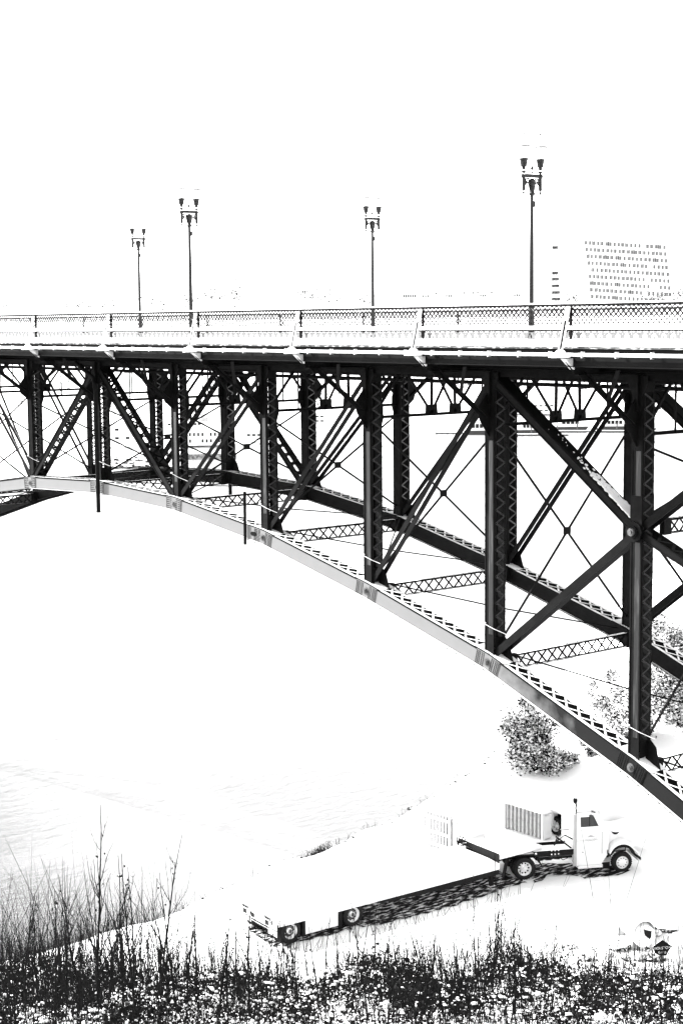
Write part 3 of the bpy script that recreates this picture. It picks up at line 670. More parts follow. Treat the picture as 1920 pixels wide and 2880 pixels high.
# ------------------------------------------------------------------ lamp standards
def make_lamp():
    t = thing('lamp_standard', 'x', 'street lamp')
    MB().lathe([(.12,0),(.12,.2),(.10,.3),(.095,1.2),(.08,1.25),(.072,3.0),(.055,4.95)], n=12).build('pole', MT['lampm'], t)
    b = MB(); b.lathe([(.05,4.92),(.10,4.95),(.11,5.0),(.08,5.05),(.09,5.25),(.12,5.30),(.10,5.45),(.05,5.5)], n=12)
    hw = .36
    b.box(-hw, hw, -.05, .05, 5.53, 5.62); b.box(-hw-.02, hw+.02, -.07, .07, 5.62, 5.64)
    # scrolled web: rings and arcs under the cross bar
    for s in (-1, 1):
        for cx_, cz, r in ((.20, 5.42, .075), (.30, 5.33, .05), (.10, 5.40, .045)):
            pts = [V(s*(cx_+r*math.cos(a)), 0, cz+r*math.sin(a)) for a in np.linspace(0, 2*math.pi, 11)]; b.tube(pts, .022, 5, cap=False)
        b.tube([V(s*.09,0,5.12), V(s*.13,0,5.30), V(s*.22,0,5.40), V(s*hw,0,5.20)], .026, 5)
        b.tube([V(s*.05,0,5.3), V(s*.16,0,5.50), V(s*hw,0,5.46)], .024, 5)
    b.build('cross_arm', MT['lampm'], t)
    for s in (-1, 1):
        b = MB(); x = s*hw
        b.lathe([(.0,4.94),(.045,5.01),(.02,5.06),(.02,5.08),(.075,5.12),(.06,5.14),(.055,5.5),(.09,5.55),(.09,5.62),(.04,5.66),(.04,5.68),(.085,5.72),(.085,5.75),(.05,5.76)], (x,0,0), 10)
        b.build('pendant', MT['lampm'], t)
        b = MB(); b.lathe([(.05,5.78),(.065,5.86),(.06,5.88),(.10,5.89),(.125,6.08),(.14,6.10),(.145,6.16),(.10,6.18),(.0,6.18)], (x,0,0), 10); b.build('lamp_cup', MT['lampm'], t)
        g_ = MB().lathe([(.09,6.185),(.20,6.30),(.235,6.45),(.22,6.60),(.12,6.66)], (x,0,0), 16).build('lamp_globe', MT['globe'], t, smooth=True)
        MB().lathe([(.24,6.53),(.25,6.545),(.24,6.56)], (x,0,0), 16).build('globe_band', MT['lampm'], g_)
        MB().lathe([(.235,6.62),(.16,6.75),(.06,6.86),(.02,6.9),(.0,6.95)], (x,0,0), 14).build('snow_cap', MT['snow'], t, smooth=True)
        MB().lathe([(.0,6.92),(.028,6.95),(.028,7.0),(.0,7.06)], (x,0,0), 6).build('finial', MT['lampm'], t)
    MB().lathe([(.0,5.66),(.07,5.72),(.03,5.73)], n=8).lathe([(.0,5.76),(.05,5.82),(.045,5.86),(.0,5.95)], n=8).build('centre_finial', MT['lampm'], t)
    MB().box(.05, .13, -.04, .04, 4.55, 4.75).build('photocell_box', MT['lampm'], t)
    return t
L0_ = make_lamp()
spots = [(36.4, -1.2, 'tallest looking double lamp, rightmost, beside the slim tower'), (16.3, -1.2, 'second double lamp from the left, on the near side of the deck'),
         (16.8, 8.5, 'double lamp alone in the middle of the bridge, third from the left'), (-3.3, 8.5, 'smallest looking double lamp, leftmost on the bridge')]
for k, (x, y, lab) in enumerate(spots):
    o = L0_ if k == 0 else copy_tree(L0_)
    o.location = (x, y, 23.8); o['label'] = lab; o['group'] = 'double lamp standards on the bridge deck'
    o.rotation_euler = (0,0,math.radians(86)); o.scale = (1,1,.965)

# ------------------------------------------------------------------ wheels
def wheel(name, parent, x, y, r=.5, w=.28, side=-1, steer=False, dish=False):
    """axis along local y; side=-1 shows its face towards -y"""
    t = bpy.data.objects.new(name, None)
    b = MB(); s = side
    prof = [(r*.62, -w/2), (r*.80, -w/2-.012), (r*.93, -w/2), (r, -w/2+.04), (r, w/2-.04), (r*.93, w/2), (r*.62, w/2)]
    b.lathe(prof, (x, y, r), 28, axis='y')
    k0 = 28
    for j in range(28):
        a = 2*math.pi*j/28
        b.quadbox([(x+(r+dr)*math.cos(a+da), y+yy, r+(r+dr)*math.sin(a+da)) for dr in (-.01, .012) for da, yy in ((-.05,-w/2+.03),(.05,-w/2+.03),(.05,w/2-.03),(-.05,w/2-.03))])
    wo = b.build(name, MT['tread'], parent)
    b = MB(); q = s
    yf = y+s*(w/2-.02)
    if steer:
        b.lathe([(r*.63, yf-y), (r*.60, yf-y-s*.03), (r*.55, yf-y-s*.02), (r*.25, yf-y-s*-.01), (r*.2, yf-y+s*.02), (0, yf-y+s*.03)], (x, y, r), 24, axis='y')
    else:
        b.lathe([(r*.66, yf-y), (r*.61, yf-y-s*.02), (r*.57, yf-y-s*.13), (r*.25, yf-y-s*.15), (r*.22, yf-y-s*.03), (0, yf-y-s*.02)], (x, y, r), 24, axis='y')
    b.build('rim', MT['white'], wo, smooth=True)
    if dish: MB().lathe([(r*.50, yf-y-s*.125), (r*.2, yf-y-s*.125), (r*.17, yf-y-s*.02), (0, yf-y-s*.01)], (x, y, r), 20, axis='y').build('hub', MT['pinm'], wo)
    b = MB(); n_ = 10; yh = yf-s*(.0 if steer else .125)
    for j in range(n_):
        a = 2*math.pi*j/n_; rr = r*.44
        p = V(x+rr*math.cos(a), yh-s*.03, r+rr*math.sin(a)); b.tube([p, p+V(0, s*.05, 0)], r*.05 if steer else r*.075, 7)
    b.build('wheel_holes', MT['dark'], wo)
    return wo

# ------------------------------------------------------------------ flatbed trailer
TA = math.radians(86.2)
TR = thing('flatbed_trailer', 'long step deck flatbed trailer buried in snow, wheels and rear lights showing', 'trailer', (24.84,-2.74,0), TA)
TW = 2.75; sE, sF = -.62, 10.85
b = MB(); b.box(sE, sF, 0.02, TW-.02, .93, 1.06)
b.build('deck_frame', MT['white'], TR)
MB().box(sE, sF, -.015, .018, .80, 1.07).build('side_rail', MT['white'], TR)
MB().box(sE, sF, TW-.018, TW+.015, .80, 1.07).build('side_rail', MT['white'], TR)
# snow blanket on the deck
def snowslab(x0, x1, y0, y1, z, h, nx=40, ny=10, seed=0):
    v = []; f = []
    for i in range(nx+1):
        for j in range(ny+1):
            x = x0+(x1-x0)*i/nx; y = y0+(y1-y0)*j/ny
            e = min(min(i, nx-i)/(nx*.02+.8), min(j, ny-j)/1.0, 1)
            v.append((x, y, z+(h*(.55+.45*e) if e > 0 else .0)+.02*math.sin(x*2.1+seed)*math.cos(y*3+seed)*(e > 0)))
    for i in range(nx):
        for j in range(ny): a = i*(ny+1)+j; f.append([a, a+ny+1, a+ny+2, a+1])
    b = MB(); b.v = v; b.f = f; b.mi = [0]*len(f); return b
snowslab(sE+.01, sF-.01, .0, TW, 1.071, .22).build('deck_snow', MT['snow'], TR, smooth=True)
for yy in (.75, TW-.75):
    b = MB(); b.prism([V(sE+.2, yy, .92), V(3.4, yy, .92), V(12.9, yy, .92) if False else V(sF, yy, .92), V(sF, yy, .66), V(9, yy, .56), V(5.2, yy, .56), V(3.4, yy, .70), V(sE+.2, yy, .70)], (0,1,0), .14); b.build('main_beam', MT['dark'], TR)
b = MB(); b.prism([V(3.55, .06, .84), V(sF, .06, .84), V(sF, .06, .58), V(8.0, .06, .52), V(5.0, .06, .64)], (0,1,0), .04); b.build('side_skirt', MT['dark'], TR)
b = MB()
for k in range(14): b.box(sE+.5+k*.8, sE+.6+k*.8, .07, TW-.07, .80, .925)
b.build('cross_members', MT['dark'], TR)
# raised front deck and its dark step face
b = MB(); b.box(sF, 13.35, .02, TW-.02, 1.22, 1.36); b.build('upper_deck', MT['white'], TR)
snowslab(sF+.05, 13.3, 0.0, TW, 1.361, .16, nx=14).build('upper_deck_snow', MT['snow'], TR, smooth=True)
MB().prism([V(sF-.02, .0, 1.50), V(sF-.02, TW, 1.50), V(sF-.02, TW, 1.25), V(sF-.02, .5, 1.22), V(sF-.02, .15, 1.12), V(sF-.02, .0, .93)], (1,0,0), .035).build('step_plate', MT['dark'], TR)
MB().box(sF, 13.3, .45, TW-.45, .95, 1.215).build('gooseneck', MT['dark'], TR)
# rear face with lights
MB().box(sE-.045, sE-.003, TW-.0, TW+.05, .46, 1.08).build('corner_post', MT['dark'], TR)
MB().box(sE-.045, sE-.003, -.05, .0, .36, .92).build('corner_post', MT['dark'], TR)
b = MB(); b.box(sE-.04, sE-.002, 0, TW, .66, 1.09); b.build('rear_bumper', MT['white'], TR)
MB().box(sE-.03, sE-.005, 0.02, TW-.02, .60, .66).build('bumper_gap', MT['dark'], TR)
MB().box(sE-.05, sE-.01, 1.95, TW, .46, .61).build('reflector_plate', MT['white'], TR)
MB().box(sE-.05, sE-.01, .0, .62, .40, .61).build('reflector_plate', MT['white'], TR)
MB().box(sE-.045, sE-.006, .62, 1.95, .50, .56).build('underrun_bar', MT['dark'], TR)
for yy in (2.52, 2.36, 2.20, .86, .70, .54):
    b = MB(); b.lathe([(.062,-.05),(.062,-.045)], (sE, yy, 1.0), 12, axis='x')
    pts = [V(sE-.05, yy+.055*math.cos(a), 1.0+.055*math.sin(a)) for a in np.linspace(0, 2*math.pi, 13)]
    b.tube(pts, .022, 5, cap=False); b.build('tail_lamp', MT['dark'], TR)
for yy in (2.40, 1.80, .74): MB().box(sE-.052, sE-.041, yy-.12, yy+.12, .70, .90).build('stake_pocket', MT['dark'], TR)
MB().box(sE-.052, sE-.041, .33, .43, .80, .99).build('stake_pocket', MT['dark'], TR)
b = MB()
for k in range(6): b.box(sE-.050, sE-.041, 1.22+k*.075, 1.27+k*.075, .985, .997)
for k in range(5): b.box(sE-.055, sE-.051, 2.0+k*.11, 2.05+k*.11, .47, .53); b.box(sE-.055, sE-.051, .06+k*.11, .11+k*.11, .42, .47)
b.build('reflective_tape', MT['dark'], TR)
b = MB()
for k in range(26):
    if k % 5 == 4: continue
    b.box(.6+k*.38, .6+k*.38+.26, -.019, -.0155, 1.0, 1.008)
b.build('side_tape', MT['lacef'], TR)
for sx_ in (0.0, 3.05):
    for yy, s in ((.15, -1), (.50, -1), (TW-.50, 1), (TW-.15, 1)): wheel('wheel', TR, sx_, yy, .485, .27, s, dish=True)
    MB().tube([V(sx_, .2, .485), V(sx_, TW-.2, .485)], .08, 8).build('axle', MT['dark'], TR)
b = MB(); b.box(.72, 2.30, .04, .60, .20, .79); b.build('tool_box', MT['white'], TR)
MB().box(.56, .70, .02, .70, .16, .79).build('mud_flap', MT['dark'], TR); MB().box(2.33, 2.50, .02, .7, .10, .79).build('mud_flap', MT['dark'], TR)
MB().box(-.42, -.40, .05, .65, .12, .86).build('mud_flap', MT['dark'], TR)
b = MB(); b.box(10.45, 10.62, .12, .26, .08, .92); b.box(10.36, 10.71, .04, .34, .02, .07); b.build('landing_leg', MT['dark'], TR)
b = MB(); b.box(10.45, 10.62, TW-.26, TW-.12, .08, .92); b.box(10.36, 10.71, TW-.34, TW-.04, .02, .07); b.build('landing_leg', MT['dark'], TR)
# straps and chains lying on the front corner
b = MB()
rs = random.Random(5)
for k in range(9):
    y_ = 2.2+rs.uniform(-.05, .35); b.tube([V(10.7+rs.uniform(-.2,.2), y_, 1.25+rs.uniform(0,.5)), V(10.7+rs.uniform(-.2,.2), y_+rs.uniform(-.1,.1), 1.2+rs.uniform(0,.45)), V(10.75+rs.uniform(-.2,.2), y_+.1, 1.15+rs.uniform(0,.3))], .03, 5)
b.build('strap_bundle', MT['dark'], TR)

# ------------------------------------------------------------------ tractor
KA = math.radians(61.85)
TK = thing('semi_truck', 'white long nosed tractor truck hitched to the snow covered flatbed', 'truck', (25.65, 9.55, 0), KA)
KW = 2.35
# frame rails, tanks
for yy in (.62, KW-.62): MB().box(-.95, 4.9, yy-.04, yy+.04, .78, 1.08).build('frame_rail', MT['dark'], TK)
MB().box(.45, 2.36, .05, .10, .99, 1.24).box(.45, 2.36, .101, .9, 1.10, 1.20).build('deck_plate', MT['dark'], TK)
b = MB()
for k in range(3):
    b.box(1.22+k*.16, 1.27+k*.16, .035, .049, 1.20, 1.24); b.box(1.22+k*.16, 1.27+k*.16, .035, .049, 1.03, 1.09)
b.box(.48, .56, .035, .049, 1.08, 1.18); b.build('frame_bolts', MT['white'], TK)
b = MB(); b.box(.6, 2.3, .35, 1.9, .74, .84); rs = random.Random(9)
for k in range(4): b.tube([V(.6+k*.38,.4,.76), V(.75+k*.38,.4,.76-rs.uniform(.03,.12)), V(.95+k*.38,.42,.70), V(1.05+k*.38,.4,.77)], rs.uniform(.02,.045), 6)
b.build('air_lines', MT['dark'], TK)
for yy, s in ((.14, -1), (.48, -1), (KW-.48, 1), (KW-.14, 1)): wheel('wheel', TK, 0, yy, .50, .28, s)
MB().tube([V(0,.2,.5), V(0,KW-.2,.5)], .12, 8).build('axle', MT['dark'], TK)
wheel('wheel', TK, 4.53, .15, .46, .27, -1, True); wheel('wheel', TK, 4.53, KW-.15, .46, .27, 1, True)
MB().prism([V(-.78,.0,1.12), V(-.98,.0,.08), V(-.93,.0,.08), V(-.70,.0,1.12)], (0,1,0), .02).prism([V(-.95,.3,.10), V(-.95,-.02,.10), V(-.75,-.02,1.12), V(-.75,.3,1.12)], (1,0,0), .03).build('mud_flap', MT['dark'], TK)
MB().prism([V(.55,.25,1.1), V(.80,.25,.60), V(.76,.25,.60), V(.45,.25,1.15)], (0,1,0), .5).build('mud_flap', MT['dark'], TK)
MB().box(-.72, .5, .08, .62, 1.06, 1.14).build('quarter_fender', MT['dark'], TK)
# cab: side outline extruded, with a real window opening
def cabside(y):
    """door side built as frame strips around the window"""
    b = MB(); A = lambda x, z: V(x, y, z)
    b.prism([A(2.42,.42), A(3.60,.42), A(3.92,.90), A(3.92,1.95), A(3.55,2.16), A(2.42,2.16)], (0,1,0), .05)
    b.prism([A(2.42,2.16), A(2.62,2.16), A(2.60,2.72), A(2.42,2.72)], (0,1,0), .05)
    b.prism([A(2.42,2.72), A(3.12,2.72), A(3.08,2.84), A(2.42,2.84)], (0,1,0), .05)
    b.prism([A(3.10,2.72), A(3.22,2.66), A(3.46,2.17), A(3.58,2.16), A(3.30,2.75), A(3.12,2.80)], (0,1,0), .05)
    return b
cab = cabside(.17).build('cab', MT['white'], TK)
cabside(KW-.17).build('cab_side', MT['white'], cab)
MB().box(2.42, 2.46, .196, KW-.196, .42, 2.84).box(2.47, 3.10, .196, KW-.196, 2.80, 2.86).box(3.86, 3.92, .196, KW-.196, .9, 1.95).build('cab_shell', MT['white'], cab)
MB().prism([V(3.12,KW/2,2.82), V(3.14,KW/2,2.80), V(3.60,KW/2,2.14), V(3.55,KW/2,2.14)], (0,1,0), KW-.46).build('windscreen', MT['glass'], cab)
MB().box(3.5, 3.9, .196, KW-.196, 1.92, 2.13).build('cowl', MT['white'], cab)
MB().prism([V(2.60,.185,2.14), V(3.48,.185,2.14), V(3.14,.185,2.74), V(2.58,.185,2.74)], (0,1,0), .015).build('side_window', MT['glass'], cab)
MB().box(3.02, 3.05, .168, .177, 2.16, 2.70).build('vent_bar', MT['tread'], cab)
MB().box(2.60, 3.0, .155, .168, 2.62, 2.74).build('sun_visor_snow', MT['snow'], cab)
MB().box(2.46, 3.42, .10, .142, 1.55, 1.556).box(3.60, 3.63, .132, .1445, .9, 1.9).build('door_seam', MT['corr'], cab)
MB().box(2.70, 2.74, .12, .144, 1.0, 1.05).box(3.86, 3.9, .12, .144, .86, 1.05).build('door_handle', MT['dark'], cab)
snowslab(2.38, 3.14, .15, KW-.15, 2.865, .22, nx=8).build('roof_snow', MT['snow'], cab, smooth=True)
MB().box(2.5, 3.62, .05, .9, .30, .415).build('cab_step', MT['white'], cab)
MB().box(3.65, 3.98, .12, .5, .20, .50).build('step_box', MT['dark'], cab)
# door emblem: diamond with lettering
b = MB(); cx_, cz_ = 3.09, 1.62
for a_, c_ in (((-.30,0),(0,.20)),((0,.20),(.30,0)),((.30,0),(0,-.20)),((0,-.20),(-.30,0))):
    b.beam((cx_+a_[0], .142, cz_+a_[1]), (cx_+c_[0], .142, cz_+c_[1]), .004, .014, up=(0,0,1))
em = b.build('door_emblem', MT['corr'], cab)
MB().prism([V(cx_-.18,.143,cz_+.06), V(cx_+.18,.143,cz_+.06), V(cx_,.143,cz_+.17)], (0,1,0), .003).build('emblem_field', MT['corr'], em)
def text(body, size, mat_, parent, M4, ext=.002, name='lettering'):
    cu = bpy.data.curves.new('t', 'FONT'); cu.body = body; cu.size = size; cu.extrude = ext; cu.align_x = 'CENTER'; cu.align_y = 'CENTER'
    to = bpy.data.objects.new('t', cu); COL.objects.link(to); bpy.context.view_layer.update()
    me = bpy.data.meshes.new_from_object(to.evaluated_get(bpy.context.evaluated_depsgraph_get())); bpy.data.objects.remove(to)
    me.materials.clear(); me.materials.append(mat_)
    o = bpy.data.objects.new(name, me); COL.objects.link(o); o.parent = parent; o.matrix_local = M4; return o
text('HOLSTON', .10, MT['corr'], em, Matrix.Translation((cx_, .140, cz_-.02)) @ Matrix.Rotation(math.radians(90), 4, 'X'))
text('GASES', .06, MT['corr'], em, Matrix.Translation((cx_, .140, cz_-.10)) @ Matrix.Rotation(math.radians(90), 4, 'X'))
# hood
def section(x, w, zt, zb): 
    y0, y1 = KW/2-w/2, KW/2+w/2; r = .18
    return [(x,y0,zb),(x,y0,zt-r),(x,y0+r*.3,zt-r*.3),(x,y0+r,zt),(x,y1-r,zt),(x,y1-r*.3,zt-r*.3),(x,y1,zt-r),(x,y1,zb)]
b = MB(); secs = [section(3.93,1.5,1.92,.8), section(4.4,1.32,1.86,.85), section(5.0,1.15,1.74,.85), section(5.22,1.08,1.60,.85)]
for s_ in secs: b.v += s_
for k in range(3):
    for j in range(7): b.f.append([k*8+j, (k+1)*8+j, (k+1)*8+j+1, k*8+j+1]); b.mi.append(0)
b.f.append([24+j for j in range(8)]); b.mi.append(0)
hood = b.build('hood', MT['white'], TK)
MB().box(5.225, 5.25, KW/2-.42, KW/2+.42, .95, 1.5).build('grille', MT['grey'], hood)
MB().box(5.30, 5.42, .1, KW-.1, .45, .78).build('bumper', MT['white'], TK)
# fenders: arch over the front wheel, white top and dark underside
for y0, y1 in ((.0, .52), (KW-.52, KW)):
    b = MB(); pts = [(4.53+.62*math.cos(a), .50+.66*math.sin(a)) for a in np.linspace(math.radians(158), math.radians(20), 12)] + [(5.40,.50)]
    for k in range(len(pts)-1):
        (xa, za), (xb_, zb_) = pts[k], pts[k+1]
        b.quadbox([(xa,y0,za),(xb_,y0,zb_),(xb_,y1,zb_),(xa,y1,za),(xa,y0,za+.14),(xb_,y0,zb_+.14),(xb_,y1,zb_+.14),(xa,y1,za+.14)])
    f_ = b.build('fender', MT['dark'], TK)
    b = MB()
    for k in range(len(pts)-4):
        (xa, za), (xb_, zb_) = pts[k], pts[k+1]; 
        b.quadbox([(xa,y0-.01,za+.141),(xb_,y0-.01,zb_+.141),(xb_,y1,zb_+.141),(xa,y1,za+.141),(xa,y0-.01,za+.26),(xb_,y0-.01,zb_+.26),(xb_,y1,zb_+.26),(xa,y1,za+.26)])
    b.build('fender_snow', MT['snow'], f_)
# headlamp bowl on its bracket, exhaust stack, mirror
b = MB(); b.lathe([(.0,-.16),(.10,-.13),(.16,-.06),(.18,0),(.0,0)], (4.22,.12,1.90), 14); b.build('air_horn_bowl', MT['dark'], TK)
MB().lathe([(.18,0.003),(.16,.08),(.0,.14)], (4.22,.12,1.90), 14).build('bowl_snow', MT['snow'], TK)
MB().tube([V(4.22,.12,1.78), V(4.22,.35,1.6)], .02, 6).build('bowl_bracket', MT['white'], TK)
MB().tube([V(2.33,.10,.45), V(2.33,.10,2.80)], .085, 12).build('exhaust_stack', MT['grey'], TK)
b = MB(); b.tube([V(2.37,.10,2.80), V(2.39,.10,2.95), V(2.36,.10,3.08), V(2.39,.10,3.2), V(2.35,.10,3.32)], [.025,.035,.025,.032,.04], 8)
b.build('mirror_reflection_arm', MT['dark'], TK)
b = MB(); b.lathe([(.0,-.14),(.07,-.11),(.095,-.03),(.095,.05),(.06,.12),(.0,.14)], (2.34,.10,3.42), 12); b.build('mirror_reflection_ball', MT['dark'], TK, smooth=True)  # dark reflection in the chrome mirror built as solid ball and arm
b = MB(); b.beam((2.30,.25,1.15), (1.55,.4,1.75), .05, .07); b.tube([V(1.5,.5,1.3), V(1.75,.5,1.6), V(2.0,.5,1.75), V(2.4,.6,1.5)], .035, 6); b.tube([V(1.7,.9,1.3), V(1.9,.8,1.9), V(2.3,.8,1.9)], .03, 6)
b.build('air_hoses', MT['dark'], TK)
MB().box(2.38, 2.415, .30, .42, 1.60, 1.95).build('rear_lamp', MT['dark'], TK)

# ------------------------------------------------------------------ bare ground and painted rig shadow, beside and under the rig
def patch(name, pts, z, parent_m, seed=0):
    """ragged edged sheet"""
    rs = random.Random(seed); out = []
    for k in range(len(pts)):
        a, c = Vector((*pts[k], 0)), Vector((*pts[(k+1) % len(pts)], 0)); L = (c-a).length; n_ = max(1, int(L/.22)); nrm = Vector((-(c-a).y, (c-a).x, 0)).normalized()
        for j in range(n_): out.append(a+(c-a)*(j/n_)+nrm*rs.uniform(-.09,.09)*(1 if L > .5 else .3))
    b = MB(); b.v = [(p.x, p.y, z) for p in out]; b.f = [list(range(len(out)))]; b.mi = [0]
    return b
Rt = lambda s, y: (24.84+s*math.cos(TA)-y*math.sin(TA), -2.74+s*math.sin(TA)+y*math.cos(TA))
Rk = lambda s, y: (25.65+s*math.cos(KA)-y*math.sin(KA), 9.55+s*math.sin(KA)+y*math.cos(KA))
me = patch('shaded_bare_ground', [Rt(3.3,-.25), Rt(3.9,-.5), Rt(7.5,-.62), Rt(10.3,-.4), Rt(10.9,-.2), Rt(12.2,-.3), Rt(12.2,2.5), Rt(3.3,2.5)], .018, None, 1)
o = me.build('shaded_bare_ground', MT['asphalt'], kind='structure')
patch('p', [Rt(-.8,0), Rt(2.9,-.28), Rt(2.9,2.4), Rt(-.6,2.5)], .016, None, 2).build('shaded_bare_ground', MT['asphalt'], kind='structure')
patch('p', [Rk(.3,-.45), Rk(.7,-.3), Rk(1.2,.4), Rk(2.3,.1), Rk(2.6,-.45), Rk(3.6,-.30), Rk(4.2,-.35), Rk(4.6,-.12), Rk(4.95,.15), Rk(4.7,.6), Rk(3.2,1.6), Rk(.3,2.0)], .020, None, 3).build('shaded_bare_ground', MT['asphalt'], kind='structure')

# ------------------------------------------------------------------ yard clutter behind the rig
t = thing('corrugated_bin', 'pale corrugated steel bin half sunk in snow behind the flatbed', 'bin', (19.85,14.1,0))
b = MB(); n_ = 9; wd = 2.35/n_
for k in range(n_):
    x = .1+k*wd
    b.box(x, x+wd*.45, -.02, .03, .05, 1.25); 
    b.quadbox([(x+wd*.45,-.02,.05),(x+wd*.62,.07,.05),(x+wd*.62,.09,.05),(x+wd*.45,.0,.05),(x+wd*.45,-.02,1.25),(x+wd*.62,.07,1.25),(x+wd*.62,.09,1.25),(x+wd*.45,.0,1.25)])
    b.box(x+wd*.62, x+wd*.9, .07, .09, .05, 1.25)
    b.quadbox([(x+wd*.9,.07,.05),(x+wd,-.02,.05),(x+wd,.0,.05),(x+wd*.9,.09,.05),(x+wd*.9,.07,1.25),(x+wd,-.02,1.25),(x+wd,.0,1.25),(x+wd*.9,.09,1.25)])
b.build('corrugated_wall', MT['corr'], t)
MB().box(0, .1, -.05, .1, 0, 1.28).build('corner_post', MT['grey'], t)
MB().box(2.45, 2.55, -.05, .1, 0, 1.28).build('corner_post', MT['white'], t)
MB().box(0, 2.55, .1, .55, .05, 1.15).build('bin_body', MT['white'], t); snowslab(0, 2.55, -.05, .58, 1.28, .22, nx=12).build('snow_cap', MT['snow'], t, smooth=True)
t = thing('slatted_crate', 'tall white slatted crate standing in snow beyond the flatbed', 'crate', (20.4,8.3,0), math.radians(3))
for k in range(9):
    x = k*.195
    MB().box(x, x+.075, -.02, .02, .15, 2.25).build('slat_and_gap_shade', MT['white'], t)
    MB().box(x+.078, x+.192, .03, .04, .15, 2.15).build('slat_and_gap_shade', MT['dark'], t)  # dark strip filling the gap, its shadow given as colour
for z in (.42, .72, 1.28, 1.95): MB().box(-.03, 1.72, -.045, -.021, z, z+.10).build('cross_rail', MT['white'], t)
MB().box(-.03, 1.72, .16, 1.6, .1, 2.15).build('crate_body', MT['conc'], t); snowslab(-.05, 1.75, -.05, 1.65, 2.26, .18, nx=8).build('snow_cap', MT['snow'], t, smooth=True)
MB().box(1.70, 1.72, .0, .15, .15, 2.2).build('side_post', MT['white'], t)
t = thing('metal_cabinet', 'white metal cabinet with small black hinges right of the slatted crate', 'cabinet', (22.2,8.45,0), math.radians(3))
MB().box(0, 1.1, 0, .9, .1, 2.2).build('cabinet_body', MT['white'], t); MB().box(.28, .285, -.006, -.001, .4, 2.05).box(.0, .28, -.02, .0, 2.02, 2.05).build('door_seam', MT['corr'], t)
for z in (.35, 1.18, 2.0): MB().box(.22, .32, -.02, -.004, z, z+.05).build('hinge', MT['dark'], t)
snowslab(-.03, 1.13, -.03, .93, 2.21, .2, nx=6).build('snow_cap', MT['snow'], t, smooth=True)
# pickup behind the cab
t = thing('parked_pickup', 'snowed in white pickup behind the tractor cab with one wheel showing', 'pickup truck', (22.15,15.1,0), math.radians(0))
b = MB(); b.box(-1.0, .0-.06, 0, 1.9, .45, 1.15); b.box(.62, 4.3, 0, 1.9, .35, 1.15); b.box(-.06, .62, 0.35, 1.9, .35, 1.15); b.box(-.06, .62, 0, .34, 1.12, 1.2); b.build('body', MT['white'], t)
MB().box(-.05, .61, .30, .34, .2, 1.115).build('wheel_arch', MT['dark'], t)
wheel('wheel', t, 0.02, .17, .44, .25, -1)
b = MB(); b.box(1.0, 2.9, .1, 1.8, 1.75, 1.85); b.box(.9, 1.05, .02, 1.88, 1.151, 1.8); b.box(1.55, 1.68, .02, 1.88, 1.151, 1.8); b.box(2.6, 2.75, .02, 1.88, 1.151, 1.8); b.build('cab_frame', MT['white'], t)
MB().box(1.06, 1.54, .05, .07, 1.16, 1.74).box(1.69, 2.59, .05, .07, 1.16, 1.74).build('side_window', MT['glass'], t)
MB().box(1.12, 1.30, .0, .045, 1.2, 1.74).build('frost', MT['snow'], t)
snowslab(-1.0, 4.3, 0, 1.9, 1.86, .02, nx=8).build('tarpaulin', MT['snow'], t) if False else None
snowslab(.9, 2.9, 0, 1.9, 1.86, .2, nx=8).build('roof_snow', MT['snow'], t, smooth=True); snowslab(2.9, 4.3, 0, 1.9, 1.151, .2, nx=6).build('hood_snow', MT['snow'], t, smooth=True); snowslab(-1.0, .9, 0, 1.9, 1.205, .15, nx=6).build('bed_snow', MT['snow'], t, smooth=True)
# snow mounds
def mound(x, y, rx, ry, h, lab):
    v = []; f = []; n_, m_ = 24, 8
    for j in range(m_+1):
        for i in range(n_):
            a = 2*math.pi*i/n_; r = j/m_; k = 1+.12*math.sin(3*a+x)+.07*math.sin(7*a)
            v.append((rx*r*k*math.cos(a), ry*r*k*math.sin(a), h*(math.cos(r*math.pi)+1)/2-.02))
    for j in range(m_):
        for i in range(n_): f.append([j*n_+i, (j+1)*n_+i, (j+1)*n_+(i+1)%n_, j*n_+(i+1)%n_])
    b = MB(); b.v = v; b.f = f; b.mi = [0]*len(f)
    o = b.build('snow_mound', MT['snow'], smooth=True); o.location = (x, y, float(height(x, y)))
    o['label'] = lab; o['category'] = 'snow pile'
mound(17.8, 24.5, 4.0, 2.6, 1.3, 'broad smooth snow heap in front of the snowy bushes below the arch')

ORD_ = 'first second third fourth fifth sixth seventh eighth ninth tenth eleventh twelfth thirteenth fourteenth fifteenth'.split()
